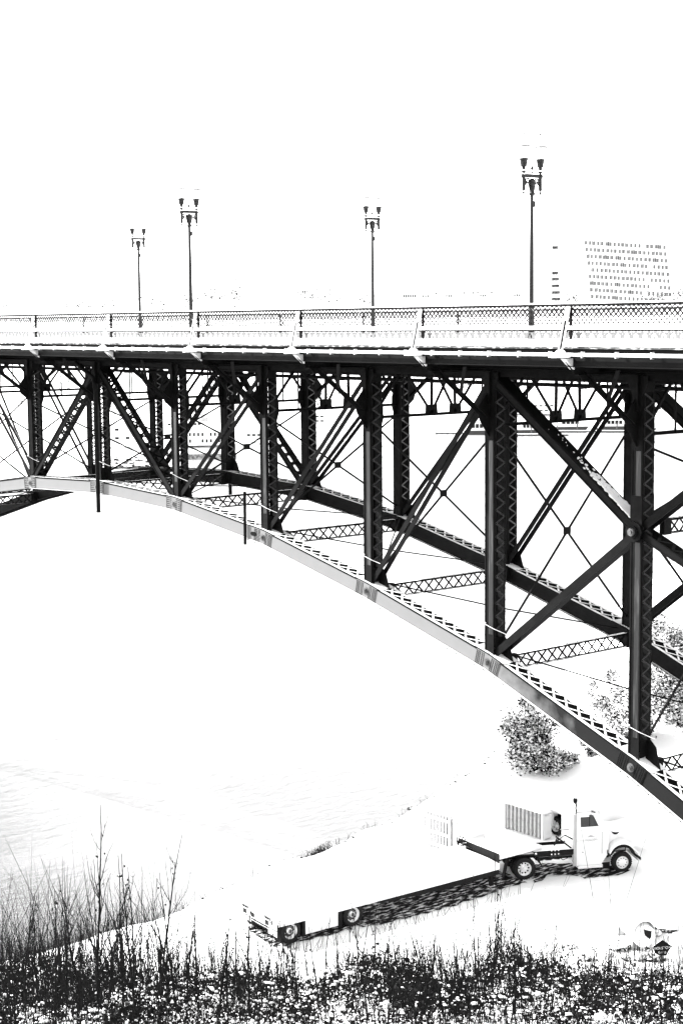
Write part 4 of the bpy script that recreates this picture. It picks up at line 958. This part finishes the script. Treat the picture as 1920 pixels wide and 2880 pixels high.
# ------------------------------------------------------------------ tanks with the diamond sign
def tank(x, y, z, L, r, rz, lab, end='dark'):
    t = thing('gas_tank', lab, 'tank', (x, y, z), rz, 'white tanks in the lower right corner of the yard')
    MB().lathe([(.0,-L/2-.35*r),(r*.55,-L/2-.3*r),(r*.9,-L/2-.12*r),(r,-L/2),(r,L/2),(r*.9,L/2+.12*r),(r*.55,L/2+.3*r),(.0,L/2+.35*r)], (0,0,r+.25), 20, axis='x').build('tank_shell', MT['snow'], t, smooth=True)
    for s in (-1, 1): MB().prism([V(s*L*.3,-r*.8,0), V(s*L*.3,r*.8,0), V(s*L*.3,r*.7,.25+r*.5), V(s*L*.3,-r*.7,.25+r*.5)], (1,0,0), .18).build('saddle', MT['grey'], t)
    v = []; f = []; n_, m_ = 12, 14
    for i in range(n_+1):
        for j in range(m_+1):
            a = math.radians(20+140*j/m_); xx = -L/2+L*i/n_; rr = r+.02+.14*math.sin(math.radians(180*j/m_))
            v.append((xx, rr*math.cos(a), r+.25+rr*math.sin(a)))
    for i in range(n_):
        for j in range(m_): k = i*(m_+1)+j; f.append([k, k+m_+1, k+m_+2, k+1])
    b = MB(); b.v = v; b.f = f; b.mi = [0]*len(f); b.build('snow_cap', MT['snow'], t, smooth=True)
    return t
t1 = tank(33.4, 7.7, 0, 2.6, .45, math.radians(-28), 'white tank at the back of the group with a painted dark shadow at its end')
MB().prism([V(1.60,-.16,1.12), V(1.60,.16,1.02), V(1.60,.15,.78), V(1.60,.08,.70), V(1.60,-.10,.86)], (1,0,0), .04).build('end_shadow', MT['dark'], t1)  # dark plate standing for the shadow between the tanks
t2 = tank(37.1, 6.9, 0, 1.5, .60, math.radians(48), 'white tank in the middle of the group behind the diamond sign')
t3 = tank(38.9, 8.0, 0, 2.0, .60, math.radians(48), 'white tank at the right picture edge with a painted shadow band')
MB().lathe([(.61,-.3),(.615,0),(.61,.3)], (-.5,0,.85), 20, axis='x').build('shadow_band', MT['tread'], t3)  # dark band put in as the shade between neighbouring tanks
SG = thing('diamond_sign', 'black diamond sign lettered in white on a thin post before the tanks', 'sign', (37.05,5.15,0), math.radians(51))
zs = 1.50
ds = MB().prism([V(-.36,0,zs+.06), V(-.30,0,zs-.18), V(-.08,0,zs-.30), V(.14,0,zs-.28), V(.20,0,zs-.14), V(.36,0,zs+.06), V(-.02,0,zs+.32)], (0,1,0), .02).build('sign_plate', MT['dark'], SG)
text('HOLSTON', .138, MT['snow'], ds, Matrix.Translation((-.01,-.012,zs-.0)) @ Matrix.Rotation(math.radians(-4), 4, 'Y') @ Matrix.Rotation(math.radians(90), 4, 'X'))
text('GASES', .105, MT['snow'], ds, Matrix.Translation((-.02,-.012,zs-.17)) @ Matrix.Rotation(math.radians(90), 4, 'X'))
MB().tube([V(.0,.03,.0), V(.0,.03,zs-.25)], .02, 6).build('sign_post', MT['dark'], SG)
t = thing('snowy_culvert_pipe', 'snow capped culvert pipe with a black mouth at the right edge above the brush', 'pipe', (37.9,5.0,-.1), math.radians(-20))
MB().lathe([(.38,-.8),(.38,.8),(.33,.8),(.33,-.8),(.38,-.8)], (0,0,.4), 18, axis='x').build('pipe_shell', MT['grey'], t); MB().lathe([(.0,.6),(.33,.6)], (0,0,.4), 18, axis='x').build('pipe_mouth', MT['dark'], t)
# rocks poking through
def rock(x, y, r, lab):
    b = MB(); rs = random.Random(int(x*100)); 
    prof = [(.0,-.1),(r*.9,0),(r,r*.3),(r*.6,r*.62),(.0,r*.7)]; b.lathe(prof, (0,0,0), 9)
    b.v = [(a*rs.uniform(.8,1.2), c*rs.uniform(.8,1.2), d*rs.uniform(.85,1.15)) for a, c, d in b.v]
    o = b.build('rock', mat('rock', .03, .9, col2=.5, scale=9, lo=.5, hi=.62, snow=.75)); o.location = (x, y, float(height(x, y))-.03); o['label'] = lab; o['category'] = 'rock'
rock(32.2, 5.4, .30, 'small dark rock poking out of open snow left of the tanks')
rock(34.7, 6.5, .38, 'snow topped dark boulder left of the diamond sign')
rock(36.3, 4.4, .42, 'dark weedy boulder at the foot of the slope under the sign')
rock(13.6, 13.7, .35, 'dark stone on the snowy shore left of the bushes')

ROCKM = mat('frosty_rock', .012, .9, col2=.5, scale=7, lo=.52, hi=.6, snow=.72)
RK = [(1742,2668),(1762,2700),(1800,2668),(1822,2672),(1842,2700),(1905,2655),(1898,2700),(1835,2630),(1870,2618),(1770,2735),(1818,2738),(1715,2725),(1908,2740),(1645,2700)]
for k, (px, py) in enumerate(RK):
    dr = FW + RR*((px-960)/4549.0) - UU*((py-1440)/4549.0); tt = -CAMP.z/dr.z; gx, gy = CAMP.x+dr.x*tt, CAMP.y+dr.y*tt
    dd_ = (gx-CAMP.x)*fh.x+(gy-CAMP.y)*fh.y
    rs = random.Random(70+k); r = rs.uniform(.16,.42); b = MB(); n_ = 7
    b.lathe([(.0,-.15),(r*.95,-.05),(r*1.05,r*.25),(r*.7,r*.6),(r*.3,r*.72),(.0,r*.74)], (0,0,0), n_)
    b.v = [(a*rs.uniform(.65,1.3), c*rs.uniform(.65,1.3), d_*rs.uniform(.75,1.25)) for a, c, d_ in b.v]
    o = b.build('rubble_stone', ROCKM); o.location = (gx, gy, float(height(gx, gy))); o.rotation_euler = (rs.uniform(-.3,.3), rs.uniform(-.3,.3), rs.uniform(0,6))
    o['label'] = 'jagged snow dusted stone, %s in from the right of the heap round the sign' % ORD_[len([1 for p_, _ in RK if p_ > px])]
    o['category'] = 'stone'; o['group'] = 'stones heaped around the diamond sign'
# ------------------------------------------------------------------ bushes and trees of the yard
def bush(x, y, w, h, lab, nl=17000, snowy=.75, leaf=None, size=.062, group=None, cat='bush', name='snowy_bush', trunk=True):
    nl = int(nl*1.2)
    z0 = float(height(x, y)); t = thing(name, lab, cat, (x, y, z0), group=group)
    if trunk:
        b = MB(); rs = random.Random(int(x*10))
        for k in range(7):
            a = rs.uniform(0, 6.28); b.tube([V(0,0,-.1), V(w*.12*math.cos(a), w*.12*math.sin(a), h*.4), V(w*.3*math.cos(a), w*.3*math.sin(a), h*.8)], [.07,.045,.015], 5)
        b.build('branches', MT['bark'], t)
    # limbs reaching out from the foot carry clumps of different size: ragged outline with gaps
    cs, rs_ = [], []
    for q in range(15):
        a = NR.uniform(0, 6.283); el = NR.uniform(.12, 1.45); reach = NR.uniform(.55, 1.12)
        tip = np.array([math.cos(a)*math.cos(el)*w*.52, math.sin(a)*math.cos(el)*w*.52, math.sin(el)*h*.92])*reach
        for t_ in (.35, .55, .72, .86, .97):
            cs.append(tip*t_+NR.normal(size=3)*w*.045+np.array([0,0,h*.06])); rs_.append(w*NR.uniform(.05,.13)*(1.25-t_*.5))
    c = np.array(cs); rr = np.array(rs_); nc = len(c)
    k = NR.randint(0, nc, nl); p = c[k] + NR.normal(size=(nl,3))*rr[k][:,None]*.6
    p[:,2] = np.abs(p[:,2])
    v, f = leafquads(p, NR.uniform(.6,1.4,nl)*size)
    put('foliage', npmesh('foliage', v, f, [leaf or MT['leaf']]), t)
    ns = int(nl*snowy); k = NR.randint(0, nc, ns); p = c[k] + NR.normal(size=(ns,3))*rr[k][:,None]*.55 + np.array([0,0,.05])
    p[:,2] = np.abs(p[:,2]); v, f = leafquads(p, NR.uniform(.7,1.7,ns)*size*1.05, flat=.25)
    put('snow_clumps', npmesh('snow_clumps', v, f, [MT['snow']]), t)
    return t
bush(13.9, 22.3, 5.2, 4.3, 'dense dark evergreen bush loaded with snow, left of the arch foot')
bush(14.8, 27.6, 3.2, 1.8, 'low snowy shrub tucked under the arch chord', nl=8000)
bush(12.8, 30.6, 5.8, 4.8, 'paler snow dusted tree seen through the arch bracing', nl=11000, snowy=1.3)
bush(12.6, 35.9, 7.6, 6.6, 'tall dark snowy tree at the right edge behind the arch', nl=30000, snowy=.7)
bush(15.0, 26.4, 3.0, 2.2, 'small dark shrub right of the evergreen bush, half hidden by the chord', nl=7000)

# ------------------------------------------------------------------ foreground brush on the slope
def hillpos(d, l): return CAMP.x + d*fh.x + l*RI.x, CAMP.y + d*fh.y + l*RI.y
N = 230000
d = 19.5 + (60-19.5)*NR.uniform(0,1,N)**.85; l = NR.uniform(-.24,.24,N)*d
tone = cnoise(l*1.1, d*.45)
edge = 53.5-3.0*(l/d > -.04)+4.5*cnoise(l*.35, d*0, 3)
keep = NR.uniform(0,1,N) < np.clip(.46+1.2*tone, .04, 1)*np.clip((edge-d)/5,.03,1); d, l = d[keep], l[keep]
x = CAMP.x + d*fh.x + l*RI.x; y = CAMP.y + d*fh.y + l*RI.y; z = height(x, y) + np.abs(NR.normal(0,.20,len(d)))*(1+.5*np.sin(l*1.7))*np.clip((61-d)/10,.2,1)
v, f = leafquads(np.stack([x,y,z],1), NR.gamma(4,.25,len(d))*.027*(.45+d/50), flat=1.6)
put('ground_ivy', npmesh('ground_ivy', v, f, [MT['leaf']]), kind='stuff', label='tangle of dark leaves covering the slope in the foreground', category='undergrowth')
N = 34000
d = 19.5 + 39*NR.uniform(0,1,N)**.85; l = NR.uniform(-.24,.24,N)*d; cl = cnoise(l*1.4, d*.6, 5); keep = NR.uniform(0,1,N) < np.clip(.20+.9*cl, .02, 1); d, l = d[keep], l[keep]; n = len(d)
x = CAMP.x + d*fh.x + l*RI.x; y = CAMP.y + d*fh.y + l*RI.y; z = height(x, y) + np.abs(NR.normal(.0,.22,n))*np.clip((61-d)/8,.3,1)
octv = np.array([(1.3,.2,0),(.1,.9,.2),(-1.1,-.2,.1),(0,-1,-.1),(.2,0,.6),(0,0,-.4)]); octf = np.array([(0,1,4),(1,2,4),(2,3,4),(3,0,4),(1,0,5),(2,1,5),(3,2,5),(0,3,5)])
sc = (NR.gamma(1.8,.55,n)*.020*(.45+d/50))[:,None,None]*NR.uniform(.35,1.8,(n,1,3))
v = (np.stack([x,y,z],1)[:,None,:]+octv[None]*sc).reshape(-1,3); f = (octf[None]+(np.arange(n)*6)[:,None,None]).reshape(-1,3)
put('snow_on_brush', npmesh('snow_on_brush', v, f, [MT['snow']]), kind='stuff', label='clots of snow caught on the undergrowth of the slope', category='snow')
# fine upright twigs, uncountable
N = 22000
d = 20 + 41*NR.uniform(0,1,N); l = NR.uniform(-.24,.24,N)*d; den = np.where(l/d < -.03, 1.0, .70)*np.clip(.35+1.3*cnoise(l*.9, d*.5, 8), .05, 1); keep = NR.uniform(0,1,N) < den; d, l = d[keep], l[keep]; n = len(d)
x = CAMP.x + d*fh.x + l*RI.x; y = CAMP.y + d*fh.y + l*RI.y; z = height(x, y)
hgt = np.minimum(NR.gamma(1.7,.46,n)*np.where(l/d < -.03, 1.15, .75)*np.clip(1.1+.7*cnoise(l*.5, d*.1, 9), .4, 2), 3.0)+.12; lean = NR.normal(0,.20,(n,2))*hgt[:,None]; lean2 = NR.normal(0,.10,(n,2))*hgt[:,None]
p0 = np.stack([x,y,z],1); p1 = p0+np.stack([lean[:,0]*.4,lean[:,1]*.4,hgt*.55],1); p2 = p0+np.stack([lean[:,0]+lean2[:,0],lean[:,1]+lean2[:,1],hgt],1)
w0 = NR.uniform(.003,.0085,n)*(.4+d/45)
vs = []; tri = []
sd3 = np.array([RI.x, RI.y, 0]); fd3 = np.array([fh.x, fh.y, 0])
for p, w in ((p0, w0), (p1, w0*.75), (p2, w0*.3)):
    vs += [p-sd3*w[:,None]-fd3*w[:,None]*.6, p+sd3*w[:,None]-fd3*w[:,None]*.6, p+fd3*w[:,None]*1.2]
vv = np.stack(vs, 1).reshape(-1,3); base = (np.arange(n)*9)[:,None]
F = []
for a in (0, 3):
    for i, j in ((0,1),(1,2),(2,0)): F.append(base+np.array([[a+i,a+j,a+3+j,a+3+i]]))
put('dry_twigs', npmesh('dry_twigs', vv, np.concatenate(F,0), [MT['bark']]), kind='stuff', label='thicket of thin bare twigs standing on the slope', category='twigs')

# countable bare saplings
def sapling_mesh(h, seed, nb):
    rs = random.Random(seed); b = MB(); pts = [V(0,0,-.15)]; dx, dy = rs.gauss(0,.05), rs.gauss(0,.05)
    for k in range(1, 9):
        dx += rs.gauss(0,.045); dy += rs.gauss(0,.045); pts.append(pts[-1]+V(dx*h/8, dy*h/8, (h+.15)/8))
    r0 = .013+.0045*h; rad = [r0*(1-k/8.5)+.004 for k in range(9)]
    b.tube(pts, rad, 5)
    br = MB()
    for k in range(nb):
        i = rs.choice((1,1,2,2,3,4,5,6)); t = rs.random(); p = pts[i].lerp(pts[i+1], t); a = rs.uniform(0, 6.28); L = h*rs.uniform(.15,.75)*(1-i/9)
        sp_ = rs.uniform(.15,.9); d_ = V(math.cos(a)*sp_, math.sin(a)*sp_, 1).normalized(); q = [p]
        for m in range(4): d_ = (d_+V(rs.gauss(0,.13), rs.gauss(0,.13), .22)).normalized(); q.append(q[-1]+d_*L/4)
        br.tube(q, [rad[i]*.55, rad[i]*.42, rad[i]*.32, rad[i]*.24, .003], 4)
        for m in range(rs.randint(0, 4)):       # buds and stubs
            pp = q[rs.randint(1,3)]; br.tube([pp, pp+V(rs.gauss(0,.06), rs.gauss(0,.06), .05+rs.random()*.07)], [.006,.002], 3)
    for k in range(int(nb*1.2)):                # clinging dead leaves
        pp = pts[rs.randint(2,7)]+V(rs.gauss(0,.05), rs.gauss(0,.05), rs.gauss(0,.1)); s_ = rs.uniform(.008,.016)
        br.quadbox([pp+V(a*s_, c*s_*.6, e*s_*1.3) for e in (-1,1) for a, c in ((-1,-1),(1,-1),(1,1),(-1,1))])
    return b.mesh('stem', MT['bark']), br.mesh('twigs', MT['bark'])
# (photo column of the stem foot, distance out, height) – spread over the slope
SAP = [(20,33,2.5),(60,36,2.3),(110,31,2.6),(150,38,2.9),(190,34,3.1),(235,32,4.1),(265,36,3.0),(300,33,3.4),(330,37,3.2),(352,30,3.3),(370,40,2.2),(415,34,3.9),(440,36,2.4),(465,33,3.1),(490,30,2.3),(520,38,2.4),
       (385,42,2.0),(590,34,2.3),(610,38,2.5),(640,40,2.2),(668,36,3.1),(690,34,1.7),(722,40,1.9),(735,37,1.7),(760,33,1.6),(780,42,1.6),(800,36,1.8),(815,38,1.6),(850,41,1.5),(880,36,1.5),(905,44,1.7),(940,38,1.3),(965,35,1.5),
       (1000,40,1.9),(1010,34,1.6),(1045,44,1.8),(1090,36,1.2),(1120,42,1.5),(1180,38,1.2),(1222,40,1.7),(1245,36,1.5),(1280,42,1.6),(1300,34,1.2),(1342,44,2.5),(1385,40,2.1),(1400,44,2.3),(1420,42,1.9),(1437,40,1.4),(1500,36,1.0),(1570,42,1.9),
       (1690,44,1.5),(1710,40,1.3),(1722,46,1.9),(1735,42,1.3),(1760,38,.9),(1860,40,1.2),(1890,44,1.3),(30,44,2.4),(130,46,2.2),(280,46,2.3),(500,44,1.6),(560,46,1.5)]
words = ['thin', 'straight', 'crooked', 'forked', 'tall', 'slender', 'leaning', 'wispy']
seen = {}
SAP.sort()
ORD = 'first second third fourth fifth sixth seventh eighth ninth tenth eleventh twelfth thirteenth fourteenth fifteenth sixteenth seventeenth eighteenth nineteenth twentieth'.split()
def ordw(n): return ORD[n-1] if n <= 20 else 'twenty-'+ORD[n-21]
for k, (px, D, h) in enumerate(SAP):
    x, y = polar(D, px + R_.uniform(-6, 6)); x = float(x); y = float(y)
    sm_, tm_ = sapling_mesh(h*(1.0 if px < 560 else 1.2), 100+k, int(h*4) if px < 560 else int(h*2.4))
    where = 'before the river' if px < 560 else ('near the trailer rear' if px < 1020 else ('below the yard' if px < 1450 else 'near the tanks'))
    zc = seen.get(where, 0)+1; seen[where] = zc
    t = thing('bare_sapling', '%s bare sapling, %s from the left of those %s' % (words[k % 8], ordw(zc), where), 'sapling', (x, y, float(height(x, y))), R_.uniform(0, 6.28), 'bare saplings on the foreground slope')
    put('stem', sm_, t); put('twigs', tm_, t, kind='stuff')

# shoreline twigs and weeds
rs = random.Random(12); b = MB()
for k in range(520):
    yy = rs.choice([rs.uniform(-14, 26), rs.gauss(5.2, .5), rs.uniform(-14,-4), rs.uniform(-14,-6)]); xx = float(shore_x(yy))+rs.uniform(-.5,.25); h = rs.uniform(.1,.7)*(1.5 if yy < -4 else .7)
    z = float(height(xx, yy)); b.tube([V(xx,yy,z), V(xx+rs.gauss(0,.08),yy+rs.gauss(0,.08),z+h*.6), V(xx+rs.gauss(0,.15),yy+rs.gauss(0,.15),z+h)], [.012,.008,.003], 3)
b.build('shore_weeds', MT['bark'], kind='stuff', label='sparse dry weeds along the snowy river edge', category='weeds')
b = MB()
for k in range(120):
    yy = rs.uniform(-16, 28); 
    if rs.random() < .3: yy = rs.uniform(8, 24)
    xx = float(shore_x(yy))+rs.gauss(-.1,.22); r = rs.uniform(.015,.06)*rs.choice((1,1,1.8)); z = float(height(xx,yy))
    b.lathe([(r,0),(r*.8,r*.7),(.0,r)], (xx,yy,z), 5)
b.build('shore_stones', MT['bark'], kind='stuff', label='scattered dark stones along the waterline', category='stones')

# ------------------------------------------------------------------ far shore: docks, boats, quay, houses, trees
def far_thing(name, label, cat, px, D, z, group=None):
    x, y = polar(D, px); a = yaw - math.atan((px-960)/4549.0) - math.pi/2
    return thing(name, label, cat, (x, y, z), a, group)       # local x = to the right seen from here, local y = away
def dock(px, D, L, lab):
    t = far_thing('floating_dock', lab, 'dock', px, D, -4, 'floating docks on the far shore')
    MB().box(0, L, 0, 2.4, .1, .45).build('dock_deck', MT['hull'], t)
    b = MB(); n_ = int(L/1.4)
    for k in range(n_): b.box(k*1.4, k*1.4+.3, .1, 2.2, -.2, .099)
    b.build('floats', MT['hull'], t)
    for k in range(int(L/5)+1): MB().tube([V(k*5,1.2,0), V(k*5,1.2,2.4)], .16, 5).build('piling', MT['hull'], t)
def boat(px, D, L, h, lab):
    t = far_thing('moored_boat', lab, 'boat', px, D, -4, 'boats moored at the far docks')
    MB().prism([V(0,1,.0), V(L*.9,1,.0), V(L,1,1.15), V(-.1,1,1.05)], (0,1,0), 2).build('hull', MT['hull'], t)
    MB().prism([V(-.1,1,1.06), V(L,1,1.16), V(L,1,1.45), V(-.1,1,1.35)], (0,1,0), 2.1).build('topside', MT['white'], t)
    c = MB().box(L*.2, L*.75, .2, 1.8, 1.3, 1.2+h).build('cabin', MT['white'], t)
    for k in range(4): MB().box(L*(.23+k*.125), L*(.23+k*.125)+L*.095, .12, .19, 1.2+h*.3, 1.2+h*.85).build('window', MT['win'], c)
    snow_ = MB().box(L*.15, L*.8, .1, 1.9, 1.2+h, 1.5+h).build('snow_cap', MT['snow'], t)
dock(1228, 411, 7, 'short dark dock left of the moored boats'); dock(1440, 404, 14, 'long dock seen behind the heavy diagonal'); dock(1570, 416, 19, 'long dock left of the right hand column'); dock(1790, 416, 14, 'dock at the right picture edge')
boat(1308, 408, 8, 1.8, 'first moored cabin cruiser left of the dark column'); boat(1362, 412, 9, 2.2, 'second moored cruiser, right behind the dark column'); boat(1455, 410, 7, 1.4, 'small cruiser right of the column'); boat(1560, 422, 9, 2, 'cruiser between the two floor truss gussets'); boat(1690, 424, 8, 1.6, 'cruiser near the right hand column')
# quay and arcade building
t = far_thing('quay_wall', 'long dark stone quay at the water on the far bank', 'wall', 485, 342, -5)
MB().box(0, 13.5, 0, 3, 0, 2.1).build('wall_face', mat('quay_stone', .08, .9, col2=.35, scale=1.5), t); MB().box(0, 13.5, -.2, 3, 2.1, 2.5).build('coping', MT['snow'], t)
def block(px, D, z, w, h, d_, lab, rows, cols, wm=None, ww=.5, wh=.55, cat='building', roof=True, name='far_building', skew=0.0, rnd=0.0, y0=.1, dark=None, sub=False, group=None):
    t = far_thing(name, lab, cat, px, D, z, group)
    wl = MB().prism([V(-w/2,d_/2,0), V(w/2+skew,d_/2,0), V(w/2,d_/2,h), V(-w/2,d_/2,h)], (0,1,0), d_).build('wall', wm or MT['conc'], t)
    me = None
    for r in range(rows):
        for c in range(cols):
            if R_.random() < rnd: continue
            cw = w/cols; chh = h*(1-y0)/rows; x0 = -w/2+c*cw+cw*(1-ww)/2; z0 = h*y0+r*chh+chh*(1-wh)/2
            if me is None: me = MB().box(0, cw*ww, -.08, -.01, 0, chh*wh).mesh('window', dark or MT['win'])
            put('window', me, t, loc=(x0, 0, z0))
    if roof: MB().box(-w/2-.1, w/2+.1, -.15, d_, h, h+.4).build('roof_snow', MT['snow'], t)
    return t
block(565, 362, -2.6, 13, 3.2, 8, 'white arcade building with a row of small openings on the far quay', 2, 14, ww=.45, wh=.5, rnd=.1)
block(330, 362, -2.0, 7, 4.2, 5, 'pale shed with two grey windows on the far bank, left', 2, 3, ww=.35, wh=.25, rnd=.2)
block(520, 390, -.6, 8, 2.0, 6, 'low white shed with a dark strip of windows above the quay', 1, 9, ww=.7, wh=.25)
block(572, 392, .3, 3, 2.2, 4, 'small shed with one wide grey window above the quay', 1, 1, ww=.9, wh=.5, dark=MT['corr'])
block(730, 372, -2.2, 6, 2.0, 4, 'low white hut beside the far column', 1, 5, ww=.6, wh=.25)
block(880, 400, -.5, 6, 2.4, 4, 'white boathouse with dark windows right of the far column', 2, 5, ww=.6, wh=.35, rnd=.2)
block(1500, 455, -1.5, 12, 3, 6, 'white boathouse row behind the docks', 2, 8, ww=.6, wh=.3, rnd=.3)
block(1850, 455, -1, 9, 2.2, 6, 'low white boathouse at the right picture edge', 1, 8, ww=.7, wh=.4)
# towers and the big office block on the skyline
lt = mat('hazed_panes', .105, .6, spec=.1); lt2 = mat('grey_panes', .02, .6, spec=.1); lt3 = mat('pale_panes', .13, .6, spec=.1)  # skyline panes lightened, distance haze put into their colour
OB = far_thing('office_block', 'broad white office block with a grid of windows on the skyline, right', 'building', 1765, 600, 28)
lean = lambda x, z: (x-(z-12)*.13, z-.075*x)
MB().prism([V(lean(a, c)[0], 9, lean(a, c)[1]) for a, c in ((-14.9,0),(14.9,0),(14.9,25.2),(-14.9,25.2))], (0,1,0), 18).build('wall', MT['conc'], OB)
wm1 = MB().box(0, .80, -.08, -.01, 0, 1.35).mesh('window', lt); wm2 = MB().box(0, .22, -.08, -.01, 0, 1.45).mesh('window_dark', lt2); wm3 = MB().box(0, .85, -.08, -.01, 0, 1.3).mesh('window_pale', lt3)
for r in range(10):
    for c in range(20):
        q = R_.random()
        if q < .04 or (r < 4 and c > 11 and q < .18): continue
        x_, z_ = lean(-14.4+c*1.47, .8+r*2.42)
        put('window', wm3 if q < .35 else wm1, OB, loc=(x_, 0, z_))
        if R_.random() < .55 and not (r < 5 and c > 10): put('window', wm2, OB, loc=(x_+R_.choice((-.32,.9)), 0, z_))
TWR = far_thing('apartment_tower', 'slim white tower with dark banded balconies left of the office block', 'tower', 1563, 600, 28)
MB().prism([V(-1.6,2,0), V(1.9,2,0), V(.7,2,24), V(-1.6,2,24)], (0,1,0), 4).build('wall', MT['conc'], TWR)
for k, z in enumerate((3.2, 5.6, 8.0, 10.4, 12.6, 21.8)):
    r_ = 1.7-k*.22
    b = MB()
    for m_ in range(6):
        xx = -1.45+m_*(r_+1.45)/6; b.box(xx, xx+(r_+1.45)/6*.7, -.3, -.02, z+.45, z+1.35)
    b.box(-1.5, r_, -.3, -.02, z+1.15, z+1.4)
    b.build('balcony_band', MT['win'], TWR)
block(1300, 620, 34, 28, 2.0, 8, 'long pale roofline on the skyline left of the near lamp', 1, 16, ww=.3, wh=.3, rnd=.5, wm=mat('pale_roof', .5, .8))
block(1155, 560, 32, 4.5, 2.2, 5, 'small building with dark windows on the skyline', 1, 6, ww=.6, wh=.5)
for k, px in enumerate((1200, 1265, 1360, 1455)):
    block(px, 560, 32, 2.4, 2.0, 3, '%s little rooftop hut on the skyline above the railing' % ('first', 'second', 'third', 'fourth')[k], 1, 3, ww=.5, wh=.4, group='rooftop huts')
MTm = far_thing('radio_mast', 'hair thin mast on the skyline beside the second lamp', 'mast', 517, 620, 30)
MB().tube([V(0,0,0), V(0,0,22)], .05, 5).build('mast_pole', MT['fartree'], MTm)
for k, (px, w_) in enumerate(((52, 1.2), (200, 1.0), (262, 1.6), (418, 1.2))):
    block(px, 640, 30, w_, 7, 2, '%s thin chimney like tower faint on the left skyline' % ('first', 'second', 'third', 'fourth')[k], 4, 2, ww=.5, wh=.3, rnd=.4, dark=lt2, group='faint towers on the left skyline', cat='tower', name='faint_tower')
# frosted trees of the skyline and far bank
def fartree(px, D, z, w, h, lab, n=420, m_=None, s=.22, grp=None):
    t = far_thing('frosted_tree', lab, 'tree', px, D, z, grp)
    MB().tube([V(0,0,0), V(.1,0,h*.5), V(-.1,0,h*.85)], [.18,.1,.03], 5).build('trunk', MT['conc'], t)
    p = NR.normal(size=(n,3))*np.array([w*.26, w*.26, h*.22])+np.array([0,0,h*.62])
    v, f = leafquads(p, NR.uniform(.4,1.2,n)*s, flat=2.0); put('crown', npmesh('crown', v, f, [m_ or MT['fartree']]), t)
G = 'pale frosted trees on the skyline'
for k, (px, w_, h_, n) in enumerate(((30,8,3,60),(150,7,3,50),(240,8,4,70),(330,10,5,120),(450,10,5,150),(545,8,6,150),(605,9,9,260),(670,8,9,260),(880,11,8.5,330),(940,8,7,200),(1030,9,5,120),(1610,6,5,160),(1900,10,6,260),(1840,8,5,150))):
    fartree(px, 580, 29, w_, h_, 'pale frosted tree on the skyline %s' % ('far left', 'left', 'left of the first lamp', 'beside the first lamp', 'left of the second lamp', 'right of the second lamp', 'rounded crown between the lamps', 'twin crown between the lamps', 'broad crown left of the middle lamp', 'thin crown by the middle lamp', 'right of the middle lamp', 'below the slim tower', 'at the right edge by the office block', 'before the office block')[k], n=n, s=.42, grp=G)
G2 = 'dark snowy trees on the far bank'
for k, (px, D, z, w_, h_, n) in enumerate(((320,400,4,7,7,420),(480,420,4,6,6,200),(700,400,3,9,6,260),(850,410,3,8,6,280),(910,380,3,6,5,240),(990,400,3,8,6,260),(1180,410,3,8,5,200),(1320,400,3,8,5,240),(1520,420,5,10,6,420),(1640,410,4,8,5,220),(1880,380,3,9,6,380),(60,400,3,7,5,120),(180,420,5,10,6,200))):
    D += 20+float(shore_d(colA(px)))-345; z = float(farh(D, colA(px)))-.2
    fartree(px, D, z, w_, h_, 'dark twiggy tree on the far bank, %s' % ('behind the left columns', 'by the small shed', 'above the white hut', 'beyond the laced column', 'beside the boathouse', 'left of the boats', 'above the short dock', 'above the cruisers', 'under the deck right of centre', 'left of the right column', 'at the right picture edge', 'at the left picture edge', 'left of the down pipe')[k], n=n, m_=MT['bark'], s=.26, grp=G2)
cen = []
for k in range(130):
    px = NR.uniform(-20, 1940); D = NR.uniform(8, 180)+float(shore_d(colA(px))); xx, yy = polar(D, px); w_ = NR.uniform(.4, 3.0); m_ = NR.randint(4, 26)
    p = NR.normal(size=(m_,3))*np.array([w_, w_, w_*.35]); p[:,2] = np.abs(p[:,2]); cen.append(p+np.array([float(xx), float(yy), float(farh(D, colA(px)))+.2]))
cen = np.concatenate(cen); v, f = leafquads(cen, NR.uniform(.06,.26,len(cen)), flat=1.5)
put('far_scrub', npmesh('far_scrub', v, f, [MT['bark']]), kind='stuff', label='specks of dark scrub on the snowy far bank', category='scrub')
# driftwood and rubble on the far shore
b = MB()
for k in range(160):
    px = rs.uniform(300, 450); D = rs.uniform(322, 345); xx, yy = polar(D, px); s_ = rs.uniform(.15,.5)
    b.quadbox([V(xx+a*s_*1.6, yy+c*s_*1.6, -3.9+e*s_*.5+rs.uniform(0,.5)) for e in (-1,1) for a, c in ((-1,-1),(1,-1),(1,1),(-1,1))], 0)
b.build('rubble_bar', MT['hull'], kind='stuff', label='dark rubble bar in the river behind the left columns', category='rubble')
S.render.film_transparent = False
